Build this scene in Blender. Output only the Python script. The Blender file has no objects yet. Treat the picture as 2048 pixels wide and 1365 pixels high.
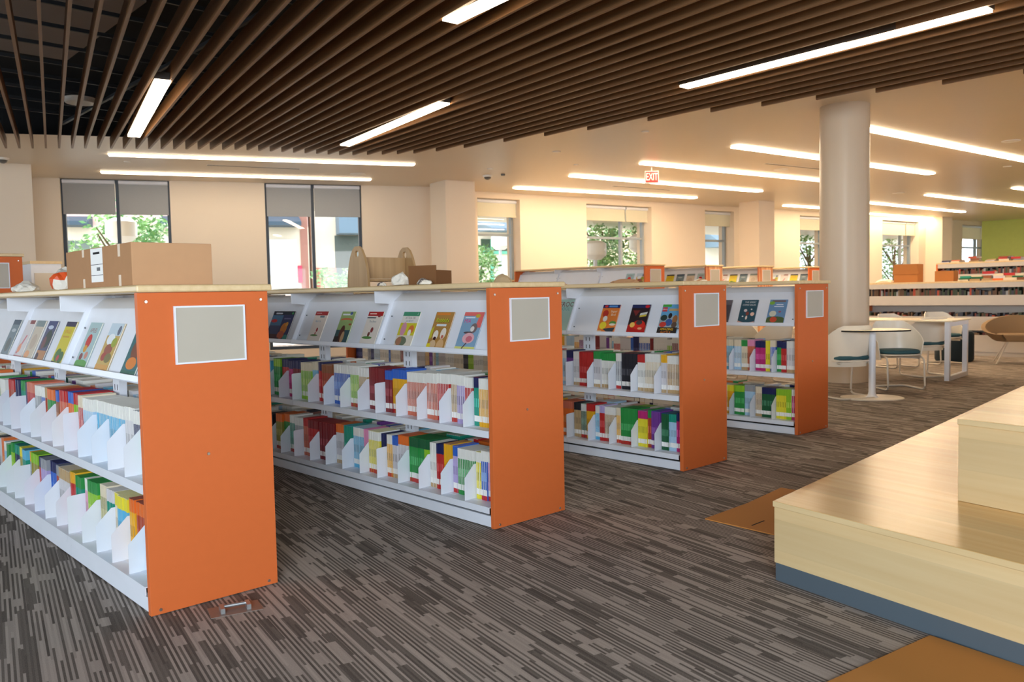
import bpy, bmesh, math, random
from mathutils import Vector, Matrix
random.seed(7)
S = bpy.context.scene
C = S.collection
# ---------------------------------------------------------------- camera
CAM_RIGHT = Vector((0.72871807, -0.68452831, -0.01977299))
CAM_UP = Vector((0.05338676, 0.02800011, 0.99818127))
CAM_FWD = Vector((0.68272969, 0.72844834, -0.05694894))
EYE = Vector((0, 0, 1.0734))
FPX = 1665.38
cd = bpy.data.cameras.new('camera'); cam = bpy.data.objects.new('camera', cd); C.objects.link(cam)
m = Matrix((CAM_RIGHT, CAM_UP, -CAM_FWD)).transposed().to_4x4(); m.translation = EYE
cam.matrix_world = m
cd.sensor_width = 36; cd.lens = FPX / 2048 * 36; cd.clip_end = 400; cd.clip_start = .05
cd.dof.use_dof = True; cd.dof.focus_distance = 3.6; cd.dof.aperture_fstop = 5.6
S.camera = cam
# ---------------------------------------------------------------- sky, sun, exposure
w = bpy.data.worlds.new('world'); S.world = w; w.use_nodes = True
bg = w.node_tree.nodes['Background']; bg.inputs[0].default_value = (.80, .90, 1, 1); bg.inputs[1].default_value = 1.9
sd = bpy.data.lights.new('sun', 'SUN'); sd.energy = 3.5; sd.angle = .01; sd.color = (1, .95, .86)
sun = bpy.data.objects.new('sun', sd); C.objects.link(sun)
sun.rotation_euler = Vector((-.80, -.62, -.62)).to_track_quat('-Z', 'Y').to_euler()
S.view_settings.view_transform = 'Standard'; S.view_settings.look = 'None'; S.view_settings.gamma = 1
S.view_settings.exposure = 1.0
def area(name, loc, to, sx, sy, power, colr):
    l = bpy.data.lights.new(name, 'AREA'); l.shape = 'RECTANGLE'; l.size = sx; l.size_y = sy; l.energy = power; l.color = colr
    o = bpy.data.objects.new(name, l); C.objects.link(o); o.location = loc; o.rotation_euler = (Vector(to) - Vector(loc)).to_track_quat('-Z', 'Y').to_euler(); return o
# added fill lights, unseen behind the viewer, standing in for cool frontal daylight
area('window_daylight', (-2.2, -2.0, 1.75), (2.0, 3.0, .7), 2.6, 2.0, 168, (.78, .89, 1))
area('window_daylight', (4.0, -6.5, 1.9), (4.6, 2.0, .8), 5.0, 2.2, 60, (.95, .95, 1))
S.view_settings.use_curve_mapping = False
S.cycles.use_denoising = True
S.cycles.max_bounces = 8; S.cycles.diffuse_bounces = 5; S.cycles.transparent_max_bounces = 16
S.cycles.sample_clamp_indirect = 6; S.cycles.caustics_reflective = False; S.cycles.caustics_refractive = False

def hit(px, py, n, d):
    """the point of the real plane n.p = d that the photograph shows at a pixel (used to measure the place)"""
    r = CAM_RIGHT * ((px - 1024) / FPX) + CAM_UP * ((682.5 - py) / FPX) + CAM_FWD
    n = Vector(n)
    return EYE + r * ((d - n.dot(EYE)) / n.dot(r))
def hz(px, py, z): return hit(px, py, (0, 0, 1), z)

# ---------------------------------------------------------------- materials
MATS = {}
def lin(c): return tuple(((v / 255) / 12.92 if v / 255 <= .04045 else ((v / 255 + .055) / 1.055) ** 2.4) for v in c) + (1,)
def mat(name, rgb, rough=.6, metal=0, emit=0, spec=.5, var=.04, scale=8, bump=0):
    """rgb in 0-255 sRGB; a little procedural noise in value"""
    if name in MATS: return MATS[name]
    M = bpy.data.materials.new(name); M.use_nodes = True; nt = M.node_tree; b = nt.nodes['Principled BSDF']
    b.inputs['Roughness'].default_value = rough; b.inputs['Metallic'].default_value = metal
    b.inputs['Specular IOR Level'].default_value = spec
    c = lin(rgb)
    if emit:
        b.inputs['Base Color'].default_value = c
        b.inputs['Emission Color'].default_value = c; b.inputs['Emission Strength'].default_value = emit
    else:
        tc = nt.nodes.new('ShaderNodeTexCoord'); n = nt.nodes.new('ShaderNodeTexNoise'); n.inputs['Scale'].default_value = scale
        mx = nt.nodes.new('ShaderNodeMix'); mx.data_type = 'RGBA'
        mx.inputs[6].default_value = tuple(v * (1 - var) for v in c[:3]) + (1,); mx.inputs[7].default_value = tuple(min(1, v * (1 + var)) for v in c[:3]) + (1,)
        nt.links.new(tc.outputs['Object'], n.inputs['Vector']); nt.links.new(n.outputs[0], mx.inputs[0]); nt.links.new(mx.outputs[2], b.inputs['Base Color'])
        if bump:
            bp = nt.nodes.new('ShaderNodeBump'); bp.inputs['Strength'].default_value = bump; nt.links.new(n.outputs[0], bp.inputs['Height']); nt.links.new(bp.outputs[0], b.inputs['Normal'])
    MATS[name] = M; return M
def col(rgb): return mat('paint_%d_%d_%d' % tuple(rgb), rgb, .45, var=.03)
def wood(name, c1, c2, rough, axis='Y', scale=3.0, plank=0, spec=.5, rot=0):
    M = bpy.data.materials.new(name); M.use_nodes = True; nt = M.node_tree; b = nt.nodes['Principled BSDF']; L = nt.links.new
    b.inputs['Roughness'].default_value = rough; b.inputs['Specular IOR Level'].default_value = spec
    tc = nt.nodes.new('ShaderNodeTexCoord'); mp = nt.nodes.new('ShaderNodeMapping'); mp.inputs['Rotation'].default_value = (0, 0, rot)
    s = {'X': (.5, 14, 14), 'Y': (14, .5, 14), 'Z': (14, 14, .5)}[axis]; mp2 = nt.nodes.new('ShaderNodeMapping'); mp2.inputs['Scale'].default_value = s
    L(tc.outputs['Object'], mp.inputs[0]); L(mp.outputs[0], mp2.inputs[0])
    n = nt.nodes.new('ShaderNodeTexNoise'); n.inputs['Scale'].default_value = scale; n.inputs['Detail'].default_value = 4; n.inputs['Distortion'].default_value = .15
    L(mp2.outputs[0], n.inputs[0])
    cr = nt.nodes.new('ShaderNodeValToRGB'); cr.color_ramp.elements[0].position = .3; cr.color_ramp.elements[1].position = .7
    cr.color_ramp.elements[0].color = lin(c1); cr.color_ramp.elements[1].color = lin(c2); L(n.outputs[0], cr.inputs[0])
    out = cr.outputs[0]
    if plank:
        sx = nt.nodes.new('ShaderNodeSeparateXYZ'); L(mp.outputs[0], sx.inputs[0])
        a = {'X': 1, 'Y': 0, 'Z': 0}[axis]
        dv = nt.nodes.new('ShaderNodeMath'); dv.operation = 'DIVIDE'; dv.inputs[1].default_value = plank; L(sx.outputs[a], dv.inputs[0])
        dz = nt.nodes.new('ShaderNodeMath'); dz.operation = 'MULTIPLY_ADD'; dz.inputs[1].default_value = 1 / plank; L(sx.outputs[2], dz.inputs[0]); L(dv.outputs[0], dz.inputs[2])
        fl = nt.nodes.new('ShaderNodeMath'); fl.operation = 'FLOOR'; L(dz.outputs[0], fl.inputs[0])
        wn = nt.nodes.new('ShaderNodeTexWhiteNoise'); wn.noise_dimensions = '1D'; L(fl.outputs[0], wn.inputs['W'])
        mr = nt.nodes.new('ShaderNodeMapRange'); mr.inputs[3].default_value = .90; mr.inputs[4].default_value = 1.06; L(wn.outputs[0], mr.inputs[0])
        mu = nt.nodes.new('ShaderNodeMix'); mu.data_type = 'RGBA'; mu.blend_type = 'MULTIPLY'; mu.inputs[0].default_value = 1
        L(out, mu.inputs[6]); L(mr.outputs[0], mu.inputs[7]); out = mu.outputs[2]
    L(out, b.inputs['Base Color']); MATS[name] = M; return M

WHITE = mat('white_steel', (226, 229, 236), .35)
WALLM = mat('wall_paint', (230, 214, 192), .7, var=.02, scale=2)
CEILM = mat('ceiling_paint', (226, 212, 190), .38, var=.015, scale=1.5, spec=.35)
ORANGE = mat('orange_laminate', (210, 106, 52), .5, var=.03, scale=30, spec=.22)
BOLT = mat('bolt_steel', (190, 180, 170), .3, .9)
BLACK = mat('black_void', (5, 7, 9), .9)
DARKF = mat('dark_window_frame', (44, 56, 70), .4)
CARD = mat('cardboard', (176, 128, 84), .8, var=.06, scale=20)
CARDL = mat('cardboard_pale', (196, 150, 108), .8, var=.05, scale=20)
KRAFT = mat('kraft_floor_board', (197, 132, 60), .75, var=.05, scale=3)
PAPER = mat('paper', (236, 228, 212), .7)
INSERT = mat('sign_insert', (182, 174, 158), .5)
TOP = wood('maple_edge', (216, 186, 134), (228, 200, 152), .35, 'Y', 3)
SLATM = wood('walnut_slat', (104, 72, 42), (132, 94, 60), .45, 'Y', 2, spec=.35)
PLAT = wood('maple_platform', (236, 188, 116), (246, 206, 138), .22, 'Y', 2, plank=.13, rot=math.radians(11.5))
PLATS = wood('maple_riser', (206, 176, 126), (216, 190, 142), .4, 'Y', 2, plank=.115, rot=math.radians(11.5))
BASEM = mat('rubber_base', (76, 88, 96), .6)
LAMP2 = mat('lamp_diffuser_dim', (255, 234, 204), .5, emit=5)
LAMP = mat('lamp_diffuser', (255, 229, 192), .5, emit=15.5)
SHADE = mat('roller_fabric', (158, 160, 160), .8, var=.03, scale=40)
GREEN = mat('green_paint', (204, 218, 116), .6)
PINKB = mat('salmon_render', (240, 204, 192), .8, var=.06)
CREAMB = mat('cream_render', (246, 232, 208), .8)
AWN = mat('awning_cloth', (66, 84, 98), .7)
PAVE = mat('concrete_paving', (206, 200, 190), .8)
ASPH = mat('asphalt', (120, 120, 120), .9)
BARK = mat('bark', (110, 88, 68), .9)
SHELL = mat('chair_shell', (232, 222, 204), .3)
TEAL = mat('teal_upholstery', (44, 84, 92), .8)
TAUPE = mat('taupe_upholstery', (140, 112, 78), .8)
STRAW = mat('cream_tabletop', (238, 224, 190), .25)
PAGES = mat('book_pages', (228, 222, 208), .8, var=.05, scale=200)
LABEL = mat('call_label', (240, 238, 232), .5)

def glass():
    M = bpy.data.materials.new('window_glass'); M.use_nodes = True; nt = M.node_tree; nt.nodes.clear()
    o = nt.nodes.new('ShaderNodeOutputMaterial'); mx = nt.nodes.new('ShaderNodeMixShader'); t = nt.nodes.new('ShaderNodeBsdfTransparent'); g = nt.nodes.new('ShaderNodeBsdfGlossy')
    g.inputs['Roughness'].default_value = .02; mx.inputs[0].default_value = .05
    nt.links.new(t.outputs[0], mx.inputs[1]); nt.links.new(g.outputs[0], mx.inputs[2]); nt.links.new(mx.outputs[0], o.inputs[0]); return M
GLASS = glass()

def carpet():
    M = bpy.data.materials.new('striped_carpet'); M.use_nodes = True; nt = M.node_tree; b = nt.nodes['Principled BSDF']; L = nt.links.new
    b.inputs['Roughness'].default_value = .95; b.inputs['Specular IOR Level'].default_value = .1
    def math_(op, a, bb=None, c=None):
        n = nt.nodes.new('ShaderNodeMath'); n.operation = op
        for i, v in enumerate((a, bb, c)):
            if v is None: continue
            if isinstance(v, (int, float)): n.inputs[i].default_value = v
            else: L(v, n.inputs[i])
        return n.outputs[0]
    def white(*v):
        n = nt.nodes.new('ShaderNodeTexWhiteNoise'); n.noise_dimensions = '2D'
        cx = nt.nodes.new('ShaderNodeCombineXYZ')
        for i, x in enumerate(v):
            if isinstance(x, (int, float)): cx.inputs[i].default_value = x
            else: L(x, cx.inputs[i])
        L(cx.outputs[0], n.inputs['Vector']); return n.outputs[0]
    tc = nt.nodes.new('ShaderNodeTexCoord'); mp = nt.nodes.new('ShaderNodeMapping'); mp.inputs['Rotation'].default_value = (0, 0, math.radians(11))
    L(tc.outputs['Object'], mp.inputs[0]); sx = nt.nodes.new('ShaderNodeSeparateXYZ'); L(mp.outputs[0], sx.inputs[0])
    u, v = sx.outputs[0], sx.outputs[1]                       # v runs along the stripes
    def layer(wd, ln, off):
        iv = math_('FLOOR', math_('MULTIPLY_ADD', u, 1 / wd, off))
        sh = math_('MULTIPLY', white(iv, off + 3.3), 1.7)
        iu = math_('FLOOR', math_('MULTIPLY_ADD', v, 1 / ln, sh))
        return white(iv, iu)
    iv0 = math_('FLOOR', math_('MULTIPLY', u, 1 / .0075))
    alt = math_('MODULO', iv0, 2.0); alt = math_('ABSOLUTE', alt)
    fine = layer(.0075, .34, .0); wide = layer(.030, .085, 7.0); wide2 = layer(.034, .20, 19.0)
    # the base: alternating dark and light lines, some flipped; patches where a wide light or dark bar shows instead
    flip = math_('GREATER_THAN', fine, .84)
    a = math_('ABSOLUTE', math_('SUBTRACT', alt, flip))
    light = math_('GREATER_THAN', wide, .91); dark = math_('GREATER_THAN', wide2, .90)
    a = math_('MAXIMUM', a, light); a = math_('MULTIPLY', a, math_('SUBTRACT', 1.0, math_('MULTIPLY', dark, math_('SUBTRACT', 1.0, light))))
    nz = nt.nodes.new('ShaderNodeTexNoise'); nz.inputs['Scale'].default_value = 260; nz.inputs['Detail'].default_value = 2; L(tc.outputs['Object'], nz.inputs[0])
    a2 = math_('MULTIPLY_ADD', fine, .25, math_('MULTIPLY', a, .7))
    a3 = math_('MULTIPLY_ADD', math_('SUBTRACT', nz.outputs[0], .5), .5, a2)
    cr = nt.nodes.new('ShaderNodeValToRGB'); cr.color_ramp.elements[0].color = lin((94, 86, 79)); cr.color_ramp.elements[1].color = lin((186, 173, 162)); L(a3, cr.inputs[0])
    L(cr.outputs[0], b.inputs['Base Color']); return M
CARPET = carpet()

# ---------------------------------------------------------------- mesh helpers
class MB:
    """collects polygons with materials, then links them as one mesh object"""
    def __init__(s): s.v = []; s.f = []; s.m = []; s.ms = []
    def mi(s, M):
        if M not in s.ms: s.ms.append(M)
        return s.ms.index(M)
    def poly(s, pts, M):
        b = len(s.v); s.v += [tuple(p) for p in pts]; s.f.append(list(range(b, b + len(pts)))); s.m.append(s.mi(M)); return s
    def box(s, x0, x1, y0, y1, z0, z1, M, mats=None):
        b = len(s.v); s.v += [(x, y, z) for z in (z0, z1) for y in (y0, y1) for x in (x0, x1)]
        F = [(0, 2, 3, 1), (4, 5, 7, 6), (0, 1, 5, 4), (2, 6, 7, 3), (0, 4, 6, 2), (1, 3, 7, 5)]   # bottom top -y +y -x +x
        for i, q in enumerate(F):
            s.f.append([b + k for k in q]); s.m.append(s.mi((mats or {}).get(i, M)))
        return s
    def prism(s, pts, vec, M, M2=None):
        """closed prism: polygon pts (3d) pushed along vec"""
        vec = Vector(vec); n = len(pts); b = len(s.v)
        s.v += [tuple(Vector(p)) for p in pts] + [tuple(Vector(p) + vec) for p in pts]
        nn = Vector((0, 0, 0)); P = [Vector(p) for p in pts]
        for i in range(n): nn += P[i].cross(P[(i + 1) % n])
        fl = nn.dot(vec) > 0
        a = list(range(b, b + n)); t = list(range(b + n, b + 2 * n))
        s.f.append(a[::-1] if fl else a); s.m.append(s.mi(M)); s.f.append(t if fl else t[::-1]); s.m.append(s.mi(M))
        for i in range(n):
            j = (i + 1) % n; q = [a[i], a[j], t[j], t[i]]
            s.f.append(q if fl else q[::-1]); s.m.append(s.mi(M2 or M))
        return s
    def tube(s, pts, r, M, n=8, closed=False):
        pts = [Vector(p) for p in pts]; rings = []
        N = len(pts)
        for i, p in enumerate(pts):
            if closed: d = pts[(i + 1) % N] - pts[i - 1]
            else: d = pts[min(i + 1, N - 1)] - pts[max(i - 1, 0)]
            d.normalize(); up = Vector((0, 0, 1)) if abs(d.z) < .9 else Vector((1, 0, 0))
            a = d.cross(up).normalized(); c = d.cross(a); b = len(s.v)
            rr = r[i] if isinstance(r, (list, tuple)) else r
            s.v += [tuple(p + a * math.cos(2 * math.pi * k / n) * rr + c * math.sin(2 * math.pi * k / n) * rr) for k in range(n)]
            rings.append(b)
        for i in range(N if closed else N - 1):
            A, B = rings[i], rings[(i + 1) % N]
            for k in range(n):
                s.f.append([A + k, B + k, B + (k + 1) % n, A + (k + 1) % n]); s.m.append(s.mi(M))
        if not closed:
            s.f.append([rings[0] + k for k in range(n)]); s.m.append(s.mi(M)); s.f.append([rings[-1] + k for k in range(n)][::-1]); s.m.append(s.mi(M))
        return s
    def lathe(s, prof, M, n=32, c=(0, 0)):
        rings = []
        for r, z in prof:
            rings.append(len(s.v)); s.v += [(c[0] + r * math.cos(2 * math.pi * k / n), c[1] + r * math.sin(2 * math.pi * k / n), z) for k in range(n)]
        for A, B in zip(rings, rings[1:]):
            for k in range(n): s.f.append([A + k, A + (k + 1) % n, B + (k + 1) % n, B + k]); s.m.append(s.mi(M))
        s.f.append([rings[0] + k for k in range(n)][::-1]); s.m.append(s.mi(M)); s.f.append([rings[-1] + k for k in range(n)]); s.m.append(s.mi(M))
        return s
    def mesh(s, name):
        me = bpy.data.meshes.new(name); me.from_pydata(s.v, [], s.f)
        for M in s.ms: me.materials.append(M)
        me.polygons.foreach_set('material_index', s.m); me.update(); return me
    def build(s, name, parent=None, loc=None, smooth=False, bevel=0):
        me = s.mesh(name); o = bpy.data.objects.new(name, me); C.objects.link(o)
        if parent: o.parent = parent
        if loc: o.location = loc
        if smooth:
            me.polygons.foreach_set('use_smooth', [True] * len(me.polygons))
            bm = bmesh.new(); bm.from_mesh(me); bmesh.ops.remove_doubles(bm, verts=bm.verts, dist=1e-5); bmesh.ops.recalc_face_normals(bm, faces=bm.faces); bm.to_mesh(me); bm.free()
            me.set_sharp_from_angle(angle=math.radians(40))
        if bevel:
            md = o.modifiers.new('b', 'BEVEL'); md.width = bevel; md.segments = 2; md.limit_method = 'ANGLE'
        return o
def tag(o, label=None, cat=None, group=None, kind=None):
    if label: o['label'] = label
    if cat: o['category'] = cat
    if group: o['group'] = group
    if kind: o['kind'] = kind
    return o
def empty(name, loc=(0, 0, 0), rz=0):
    o = bpy.data.objects.new(name, None); C.objects.link(o); o.location = loc; o.rotation_euler = (0, 0, rz); o.empty_display_size = .1; return o
KIDS = {}
def dup(o, loc=None, rz=None, label=None, group=None):
    r = o.copy(); C.objects.link(r)
    if loc is not None: r.location = loc
    if rz is not None: r.rotation_euler = (0, 0, rz)
    if label: r['label'] = label
    if group: r['group'] = group
    for ch in list(o.children):
        c = ch.copy(); C.objects.link(c); c.parent = r
        for g in list(ch.children):
            d = g.copy(); C.objects.link(d); d.parent = c
    return r
def text_geo(s, size, shear=0):
    cu = bpy.data.curves.new('t', 'FONT'); cu.body = s; cu.size = size; cu.align_x = 'CENTER'; cu.align_y = 'CENTER'; cu.resolution_u = 2; cu.shear = shear
    o = bpy.data.objects.new('t', cu); C.objects.link(o); bpy.context.view_layer.update()
    me = bpy.data.meshes.new_from_object(o.evaluated_get(bpy.context.evaluated_depsgraph_get()))
    v = [tuple(x.co) for x in me.vertices]; f = [list(p.vertices) for p in me.polygons]
    bpy.data.objects.remove(o); bpy.data.curves.remove(cu); bpy.data.meshes.remove(me); return v, f
# ================================================================ the setting
def structure(o): o['kind'] = 'structure'; return o
fl = MB(); fl.box(-12, 42, -9, 17.5, -.05, 0, CARPET); structure(fl.build('floor'))
HC, ZS = 3.10, 2.93
# window walls: two straight runs, piers between floor-high windows
def wall_frame(p0, p1):
    p0 = Vector(p0); p1 = Vector(p1); t = (p1 - p0).normalized(); n = Vector((-t.y, t.x))     # n points outside
    return p0, t, n
LW = wall_frame((3.66, 15.18), (9.70, 12.49)); RW = wall_frame((10.3, 12.60), (27.9, 9.68))
def s_of(W, px, py=430, off=0):
    p0, t, n = W; h = hit(px, py, (n.x, n.y, 0), n.dot(p0) + off); return (Vector((h.x, h.y)) - p0).dot(t)
def wbox(mb, W, s0, s1, o0, o1, z0, z1, M):
    p0, t, n = W
    q = [p0 + t * s + n * o for s, o in ((s0, o0), (s1, o0), (s1, o1), (s0, o1))]
    mb.prism([(a.x, a.y, z0) for a in q], (0, 0, z1 - z0), M)
WIN = []
def window_wall(W, s_from, s_to, wins, name, sill, frame_mat, thick=.45):
    mb = MB(); cur = s_from
    for (a, b, top) in wins:
        wbox(mb, W, cur, a, 0, thick, 0, HC, WALLM); wbox(mb, W, a, b, 0, thick, 0, sill, WALLM)
        if top < HC - .02: wbox(mb, W, a, b, 0, thick, top, HC, WALLM)
        cur = b
    wbox(mb, W, cur, s_to, 0, thick, 0, HC, WALLM)
    structure(mb.build(name))
def window(W, s0, s1, mull, idx, off, fm, sill, top=HC, trans=None):
    p0, t, n = W; o = p0 + t * (s0 + s1) / 2 + n * off
    e = empty('window_%d' % idx, (o.x, o.y, sill), math.atan2(t.y, t.x)); structure(e)
    w = (s1 - s0) / 2; h = top - sill; f = .055; mb = MB()
    mb.box(-w, -w + f, -.04, .04, 0, h, fm); mb.box(w - f, w, -.04, .04, 0, h, fm); mb.box(-w + f, w - f, -.04, .04, 0, f, fm); mb.box(-w + f, w - f, -.04, .04, h - f, h, fm)
    for q in mull: mb.box(q - (s0 + s1) / 2 - f / 2, q - (s0 + s1) / 2 + f / 2, -.04, .04, f, h - f, fm)
    if trans: mb.box(-w + f, w - f, -.03, .03, trans - sill, trans - sill + .05, fm)
    mb.build('window_frame', e)
    g = MB(); g.box(-w + f, w - f, -.004, .004, f, h - f, GLASS); g.build('pane', e)
def shade(W, s0, s1, off, z0, label, grp, z1=HC - .01, M=None):
    p0, t, n = W; o = p0 + t * (s0 + s1) / 2 + n * off
    e = empty('roller_shade', (o.x, o.y, z0), math.atan2(t.y, t.x)); tag(e, label, 'window shade', grp)
    w = (s1 - s0) / 2; mb = MB(); mb.box(-w, w, -.002, .002, .02, z1 - z0 - .06, M or SHADE); mb.build('shade_fabric', e)
    mb = MB(); mb.box(-w, w, -.012, .012, 0, .022, M or SHADE); mb.build('bottom_bar', e)
    mb = MB(); mb.tube([(-w, 0, z1 - z0 - .035), (w, 0, z1 - z0 - .035)], .033, WHITE, 12); mb.build('roller_tube', e)
SHADEW = bpy.data.materials.new('sheer_roller_fabric'); SHADEW.use_nodes = True
_nt = SHADEW.node_tree; _b = _nt.nodes['Principled BSDF']; _b.inputs['Base Color'].default_value = lin((245, 240, 222)); _b.inputs['Roughness'].default_value = .8
_tr = _nt.nodes.new('ShaderNodeBsdfTranslucent'); _tr.inputs[0].default_value = lin((250, 244, 224)); _mx = _nt.nodes.new('ShaderNodeMixShader'); _mx.inputs[0].default_value = .55
_nt.links.new(_b.outputs[0], _mx.inputs[1]); _nt.links.new(_tr.outputs[0], _mx.inputs[2]); _nt.links.new(_mx.outputs[0], _nt.nodes['Material Output'].inputs[0])

lw = [s_of(LW, a, 430, .12) for a in (125, 237, 342, 530, 625, 722)]
window_wall(LW, -7, s_of(LW, 905), [(lw[0], lw[2], HC), (lw[3], lw[5], HC)], 'wall_left', .15, DARKF)
window(LW, lw[0], lw[2], [lw[1]], 1, .12, DARKF, .15); window(LW, lw[3], lw[5], [lw[4]], 2, .12, DARKF, .15)
sh = [(lw[0], lw[1], 'grey roller shade over the left pane of the window above the cardboard box'), (lw[1], lw[2], 'grey roller shade over the right pane of the window above the cardboard box'),
      (lw[3], lw[4], 'grey roller shade over the left pane of the window behind the wooden book carrier'), (lw[4], lw[5], 'roller shade over the right pane of the window behind the wooden book carrier')]
for a, b, l in sh: shade(LW, a + .03, b - .03, .03, 2.52, l, 'grey roller shades in the left windows')
rp = [(955, 1040, (), 433), (1173, 1303, (1240,), 442), (1410, 1468, (), 452), (1600, 1660, (), 460), (1765, 1838, (1800,), 470), (1925, 1985, (1950,), 478)]
rw = []
for i, (a, b, mu, shy) in enumerate(rp):
    s0, s1 = s_of(RW, a), s_of(RW, b); rw.append((s0, s1, HC - .12))
window_wall(RW, -.55, 24, rw, 'wall_back', .15, WHITE, .5)
names = ['tall window beside the square pillar', 'wide window above the first far orange bookcase', 'narrow window left of the far pillar', 'window behind the round column', 'window right of the round column', 'window beside the lime green wall']
for i, (a, b, mu, shy) in enumerate(rp):
    s0, s1, _ = rw[i]; mm = [s_of(RW, q, 430, .3) for q in mu]
    window(RW, s0, s1, mm, 3 + i, .3, mat('grey_window_frame', (150, 160, 166), .4), .15, HC - .12, 2.25)
    z = hit((a + b) / 2, shy, (RW[2].x, RW[2].y, 0), RW[2].dot(RW[0])).z
    cuts = [s0] + mm + [s1]
    for j in range(len(cuts) - 1):
        side = '' if len(cuts) == 2 else ('left pane of', 'right pane of')[j] if j < 2 else ''
        shade(RW, cuts[j] + .02, cuts[j + 1] - .02, .12, z, 'pale roller shade, %s %s' % (side, names[i]), 'pale roller shades in the far windows', HC - .13, SHADEW)
# end wall, painted lime green, and the wall to its right, white
p0, t, n = RW; e = p0 + t * 23.2
MBg = MB(); MBg.box(29.6, 29.9, -9, 9.3, 0, HC, GREEN); structure(MBg.build('wall_right'))
# ceiling: white lowered ceiling with a black open plenum over the slats
bound = [(-1.5, 14.0), (1.2, 12.35), (2.50, 11.45), (3.85, 10.75), (4.97, 10.20), (6.2, 9.9), (7.1, 9.2), (7.25, 8.4), (7.45, 7.2), (7.75, 5.6), (8.15, 4.2), (8.6, 2.9), (9.4, 0.4), (10.4, -2.6), (11.0, -9)]
mb = MB()
for k in range(len(bound) - 1):
    (x0, y0), (x1, y1) = bound[k], bound[k + 1]
    ox0, oy0, ox1, oy1 = x0, 17.5, x1, 17.5
    if k >= 6: ox0, oy0, ox1, oy1 = 42, y0, 42, y1
    mb.poly([(x0, y0, HC), (ox0, oy0, HC), (ox1, oy1, HC), (x1, y1, HC)] if k < 6 else [(x0, y0, HC), (ox0, oy0, HC), (ox1, oy1, HC), (x1, y1, HC)], CEILM)
mb.poly([(7.1, 9.2, HC), (7.1, 17.5, HC), (42, 17.5, HC), (42, 9.2, HC)], CEILM)
mb.poly([(-1.5, 14, HC), (-12, 14, HC), (-12, 17.5, HC), (-1.5, 17.5, HC)], CEILM)
cl = mb.build('ceiling'); structure(cl)
mb = MB()
for k in range(len(bound) - 1):       # fascia of the recess
    (x0, y0), (x1, y1) = bound[k], bound[k + 1]
    mb.poly([(x0, y0, HC), (x1, y1, HC), (x1, y1, 3.75), (x0, y0, 3.75)], BLACK)
structure(mb.build('trim_1'))
mb = MB(); mb.box(-12, 42, -9, 17.5, 3.75, 3.85, BLACK); structure(mb.build('ceiling_2'))
# pillars
def pillar(name, q, px, label):
    mb = MB(); mb.prism([(a, b, 0) for a, b in q], (0, 0, HC), WALLM); o = mb.build(name); tag(o, label, 'pillar', kind='structure')
def sq(px0, pxc, px1, yc, w):
    """square pillar: left edge, near corner, right edge pixels at ceiling height"""
    c = hz(pxc, yc, HC); return c
c = hz(890, 360, HC); th = math.radians(-11); ux, uy = Vector((math.cos(th), math.sin(th))), Vector((-math.sin(th), math.cos(th)))
def sqp(c, w, d): 
    a = Vector((c.x, c.y)); return [tuple(a), tuple(a + ux * w), tuple(a + ux * w + uy * d), tuple(a + uy * d)]
pillar('pillar_1', sqp(c, .60, .60), 0, 'square cream pillar')
c = hz(1518, 401, HC); pillar('pillar_2', sqp(c, .52, .6), 0, 'far pillar')
c = hz(1885, 434, HC); pillar('pillar_3', sqp(c, .52, .6), 0, 'far pillar')
c = hz(62, 329, HC); a = Vector((c.x, c.y)); pillar('pillar_4', [tuple(a - ux * 1.6), tuple(a), tuple(a + uy * .7), tuple(a - ux * 1.6 + uy * .7)], 0, 'wide pillar')
mb = MB(); mb.lathe([(.265, 0), (.265, HC)], mat('round_column_paint', (204, 184, 158), .35, var=.01), 48)
o = mb.build('pillar_5', loc=(9.25, 4.33, 0), smooth=True); structure(o)
# room walls outside the frame: they carry the building round behind the viewer, with a long window band
mb = MB(); mb.box(-12, 42, -9.2, -9, 0, .5, WALLM); mb.box(-12, 42, -9.2, -9, 2.4, 3.75, WALLM)
for x in range(-12, 42, 4): mb.box(x, x + .8, -9.2, -9, .5, 2.4, WALLM)
structure(mb.build('wall_front'))
# ---------------------------------------------------------------- ceiling slats
def lerp(a, b, t): return a + (b - a) * t
FRONT = [(1.5, 12.25), (2.88, 11.21), (3.28, 10.92), (4.75, 9.95), (6.0, 9.55), (6.62, 8.95), (6.87, 8.38), (7.07, 7.36), (7.33, 6.32), (7.53, 5.22), (7.9, 4.2), (8.27, 3.12), (8.55, 2.1), (8.95, .6), (9.5, -1.5), (10.2, -4)]
def cut(p, d):
    """where the line p + t d leaves the slat field"""
    best = None
    for (a, b) in zip(FRONT, FRONT[1:]):
        A, B = Vector(a), Vector(b); e = B - A; den = d.x * e.y - d.y * e.x
        if abs(den) < 1e-9: continue
        w_ = A - p; t_ = (w_.x * e.y - w_.y * e.x) / den; s_ = (w_.x * d.y - w_.y * d.x) / den
        if -1e-6 <= s_ <= 1 + 1e-6 and t_ > 0: best = t_ if best is None else max(best, t_)
    return best
A0 = Vector((1.483, 5.769)); ns = 52; k0 = -9
pos = Vector(A0); P = {}
for k in range(0, ns):
    th_ = math.radians(max(3.2, 14.4 - 11.0 * k / 34)); P[k] = (Vector(pos), th_)
    pos = pos + Vector((math.cos(math.radians(38)), -math.sin(math.radians(38)))) * (.187 if k < 12 else .187 + .0028 * min(k - 12, 22))
pos = Vector(A0)
for k in range(-1, k0 - 1, -1):
    pos = pos - Vector((math.cos(math.radians(38)), -math.sin(math.radians(38)))) * .187; P[k] = (Vector(pos), math.radians(14.4 - .33 * k))
n_sl = 0
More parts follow.
